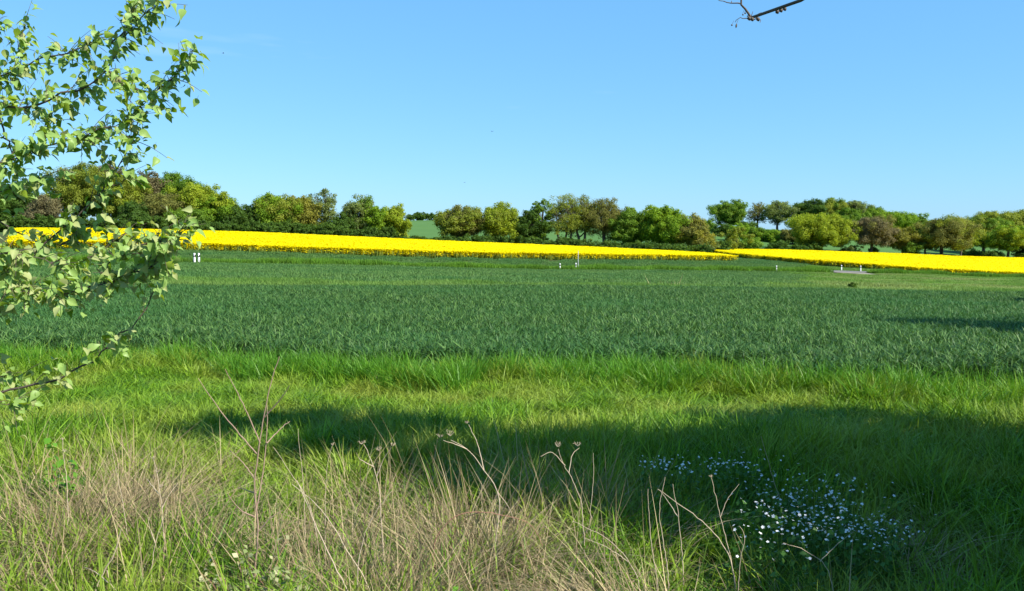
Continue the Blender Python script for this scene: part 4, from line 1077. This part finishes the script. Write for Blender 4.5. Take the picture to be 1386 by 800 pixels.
def flower_patch(label, blobs, n, scatter_n=0):
    cx, cy = blobs[0][0], blobs[0][1]
    root_p = unproj(cx, cy, (EYE - .38) * F / (cy - 320)); root_p[2] = float(H(root_p[0], root_p[1]))
    rt = link('flower_patch', None, None, root_p); tag(rt, label, 'flowers', 'white flower patches on the verge')
    gs_ = Geo()
    for i in range(n):
        b = blobs[min(int(r.random() * len(blobs)), len(blobs) - 1)]
        px_, py_ = r.normal(b[0], b[2]), r.normal(b[1], b[3])
        ht = r.uniform(.34, .48)
        d = (EYE - ht) * F / max(py_ - 320, 150)
        x_ = (px_ - 693) / F * d; g0 = float(H(x_, d))
        top = np.array([x_, d, g0 + ht]) - root_p
        ft = top + np.array([r.normal(0, .06), r.normal(0, .06), -ht - .02])
        V, Q = tube(smooth_line([ft, (ft + top) / 2 + r.normal(0, .02, 3), top], 5), .0013, 3); gs_.add(V, Q, .5)
        for _ in range(4):
            p = ft + (top - ft) * r.uniform(.3, .95); e = p + np.array([r.normal(0, .03), r.normal(0, .03), r.uniform(0, .03)])
            V, Q = leafquads(np.array([(p + e) / 2]), r.normal(size=(1, 3)), np.array([.035]), r, 1.0); gs_.add(V, Q, r.random())
        fo = link('flower', FM, rt, top)
        s = r.uniform(.0068, .0112)
        fo.scale = (s, s, s); fo.rotation_euler = (r.normal(.35, .35), r.normal(.25, .35), r.uniform(0, 6.28))
    o = link('stems', gs_.mesh('stems', M_fleaf), rt); o['kind'] = 'stuff'
    if scatter_n:
        FV = np.array([v.co[:] for v in FM.vertices]); FQ = np.array([[FM.loops[k_].vertex_index for k_ in p_.loop_indices] for p_ in FM.polygons if p_.loop_total == 4])
        FT = [[FM.loops[k_].vertex_index for k_ in p_.loop_indices] for p_ in FM.polygons if p_.loop_total == 4]
        gm = Geo()
        for i in range(scatter_n):
            b = blobs[int(r.random() * len(blobs))]
            px_, py_ = r.normal(b[0], b[2] * 1.15), r.normal(b[1], b[3] * 1.15)
            ht = r.uniform(.30, .46); dd = (EYE - ht) * F / max(py_ - 320, 150); x_ = (px_ - 693) / F * dd
            A = np.array(Matrix.Rotation(r.uniform(0, 6.28), 3, 'Z') @ Matrix.Rotation(r.normal(.4, .4), 3, 'X') @ Matrix.Rotation(r.normal(.3, .4), 3, 'Y')) * r.uniform(.0055, .009)
            gm.add(FV @ A.T + np.array([x_, dd, float(H(x_, dd)) + ht]) - root_p, FQ, .5)
        o = link('small_blooms', gm.mesh('small_blooms', M_petal), rt); o['kind'] = 'stuff'
flower_patch('large dense patch of small white flowers in the shaded grass', [(1120, 690, 45, 26), (1150, 705, 42, 20), (1075, 690, 32, 22), (1190, 720, 24, 12), (1110, 670, 40, 14), (1090, 725, 36, 14)], 298, 260)
flower_patch('thin scatter of small white flowers along darker shaded grass', [(985, 636, 36, 7), (940, 640, 34, 8), (1020, 632, 24, 8), (900, 636, 16, 6)], 90, 60)

# low leafy plants with pale leaves round the sapling's foot and one broad-leaved weed
M_pale = leaf_mat('pale_bramble_leaf', (0.16, 0.22, 0.06), (0.42, 0.40, 0.22), 0.25, 0.5, 0.3)
def low_plant(px, d, n, rad, h, size, label, mat=M_pale):
    b_ = on_ground(px, d); g = Geo(); gs_ = Geo()
    rt = link('leafy_weed', None, None, b_); tag(rt, label, 'weed', 'leafy weeds on the verge')
    for i in range(n // 8):
        a = r.uniform(0, 6.28); q = rad * math.sqrt(r.random()); e = np.array([q * math.cos(a), q * math.sin(a), h * r.uniform(.5, 1)])
        ln = smooth_line([(e[0] * .3, e[1] * .3, -.03), e * np.array([.75, .75, .8]), e], 6)
        V, Q = tube(ln, np.linspace(.003, .0012, 6), 4); gs_.add(V, Q)
        P = ln[r.integers(2, 6, 8)] + r.normal(0, .02, (8, 3)); N = r.normal(0, .5, (8, 3)) + np.array([.2, -.3, .9])
        V, Q = leafquads(P, N, r.uniform(.6, 1.2, 8) * size, r); g.add(V, Q, np.repeat(r.random(8), 4))
    link('stems', gs_.mesh('stems', M_red), rt); link('foliage', g.mesh('foliage', mat), rt)
low_plant(330, 4.35, 190, .30, .38, .035, 'pale-leaved bramble round the foot of the sapling')
low_plant(390, 4.4, 150, .26, .34, .035, 'pale-leaved bramble beside the sapling, nearer the tussocks')
low_plant(76, 6.0, 60, .16, .55, .06, 'broad-leaved green weed below the lowest leafy branch', M_lush)
low_plant(640, 4.15, 80, .2, .3, .04, 'low green weed between the straw tussocks', M_lush)

# little mound of earth in the shade
mb = on_ground(1275, 4.75)
uu, vv = np.meshgrid(np.linspace(0, 2 * math.pi, 25)[:-1], np.linspace(0, 1, 9))
rr = vv * .34; zz = .16 * (np.cos(vv * math.pi) * .5 + .5) - .03 + .02 * np.sin(uu * 3 + vv * 7) * (1 - vv)
V = np.stack([rr * np.cos(uu), rr * np.sin(uu), zz], -1).reshape(-1, 3)
Q = [(a * 24 + b__, a * 24 + (b__ + 1) % 24, (a + 1) * 24 + (b__ + 1) % 24, (a + 1) * 24 + b__) for a in range(8) for b__ in range(24)]
M_earth = plain_mat('earth', (0.10, 0.065, 0.035), (0.19, 0.13, 0.07), 14, bump=.8)
o = link('earth_mound', mesh_np('earth_mound', V, Q, M_earth, smooth=True), None, mb); tag(o, 'small rusty-brown earth mound in the shade past the flowers', 'mound')

# ------------------------------------------------------------------ birds, far off in the sky
M_bird = plain_mat('bird_plumage', (0.03, 0.03, 0.035), (0.06, 0.06, 0.06), 20)
for i, (px, py, d, hd, label) in enumerate([(302, 72, 75, .4, 'tiny dark bird high in the open sky above the wood'), (666, 178, 80, 2.2, 'tiny dark bird in the middle of the open sky'), (629, 247, 90, 1.2, 'tiny dark bird low over the hedge trees')]):
    g = Geo()
    V, Q = tube(np.array([(-.14, 0, 0), (-.06, 0, 0), (.03, 0, .005), (.10, 0, .01), (.14, 0, .005)]), [.006, .028, .036, .022, .004], 8)
    rt = link('bird', None, None, unproj(px, py, d)); rt.scale = (.7, .7, .7); rt.rotation_euler = (0, .1, hd); tag(rt, label, 'bird')
    link('body', mesh_np('body', V, Q, M_bird, smooth=True), rt)
    for s_ in (-1, 1):
        V = np.array([(.06, .02 * s_, .01), (-.03, .02 * s_, .01), (-.03, .15 * s_, .06), (.06, .13 * s_, .065), (.0, .27 * s_, .03), (-.05, .25 * s_, .028)])
        link('wing', mesh_np('wing', V, [(0, 1, 2, 3), (3, 2, 5, 4)], M_bird), rt)
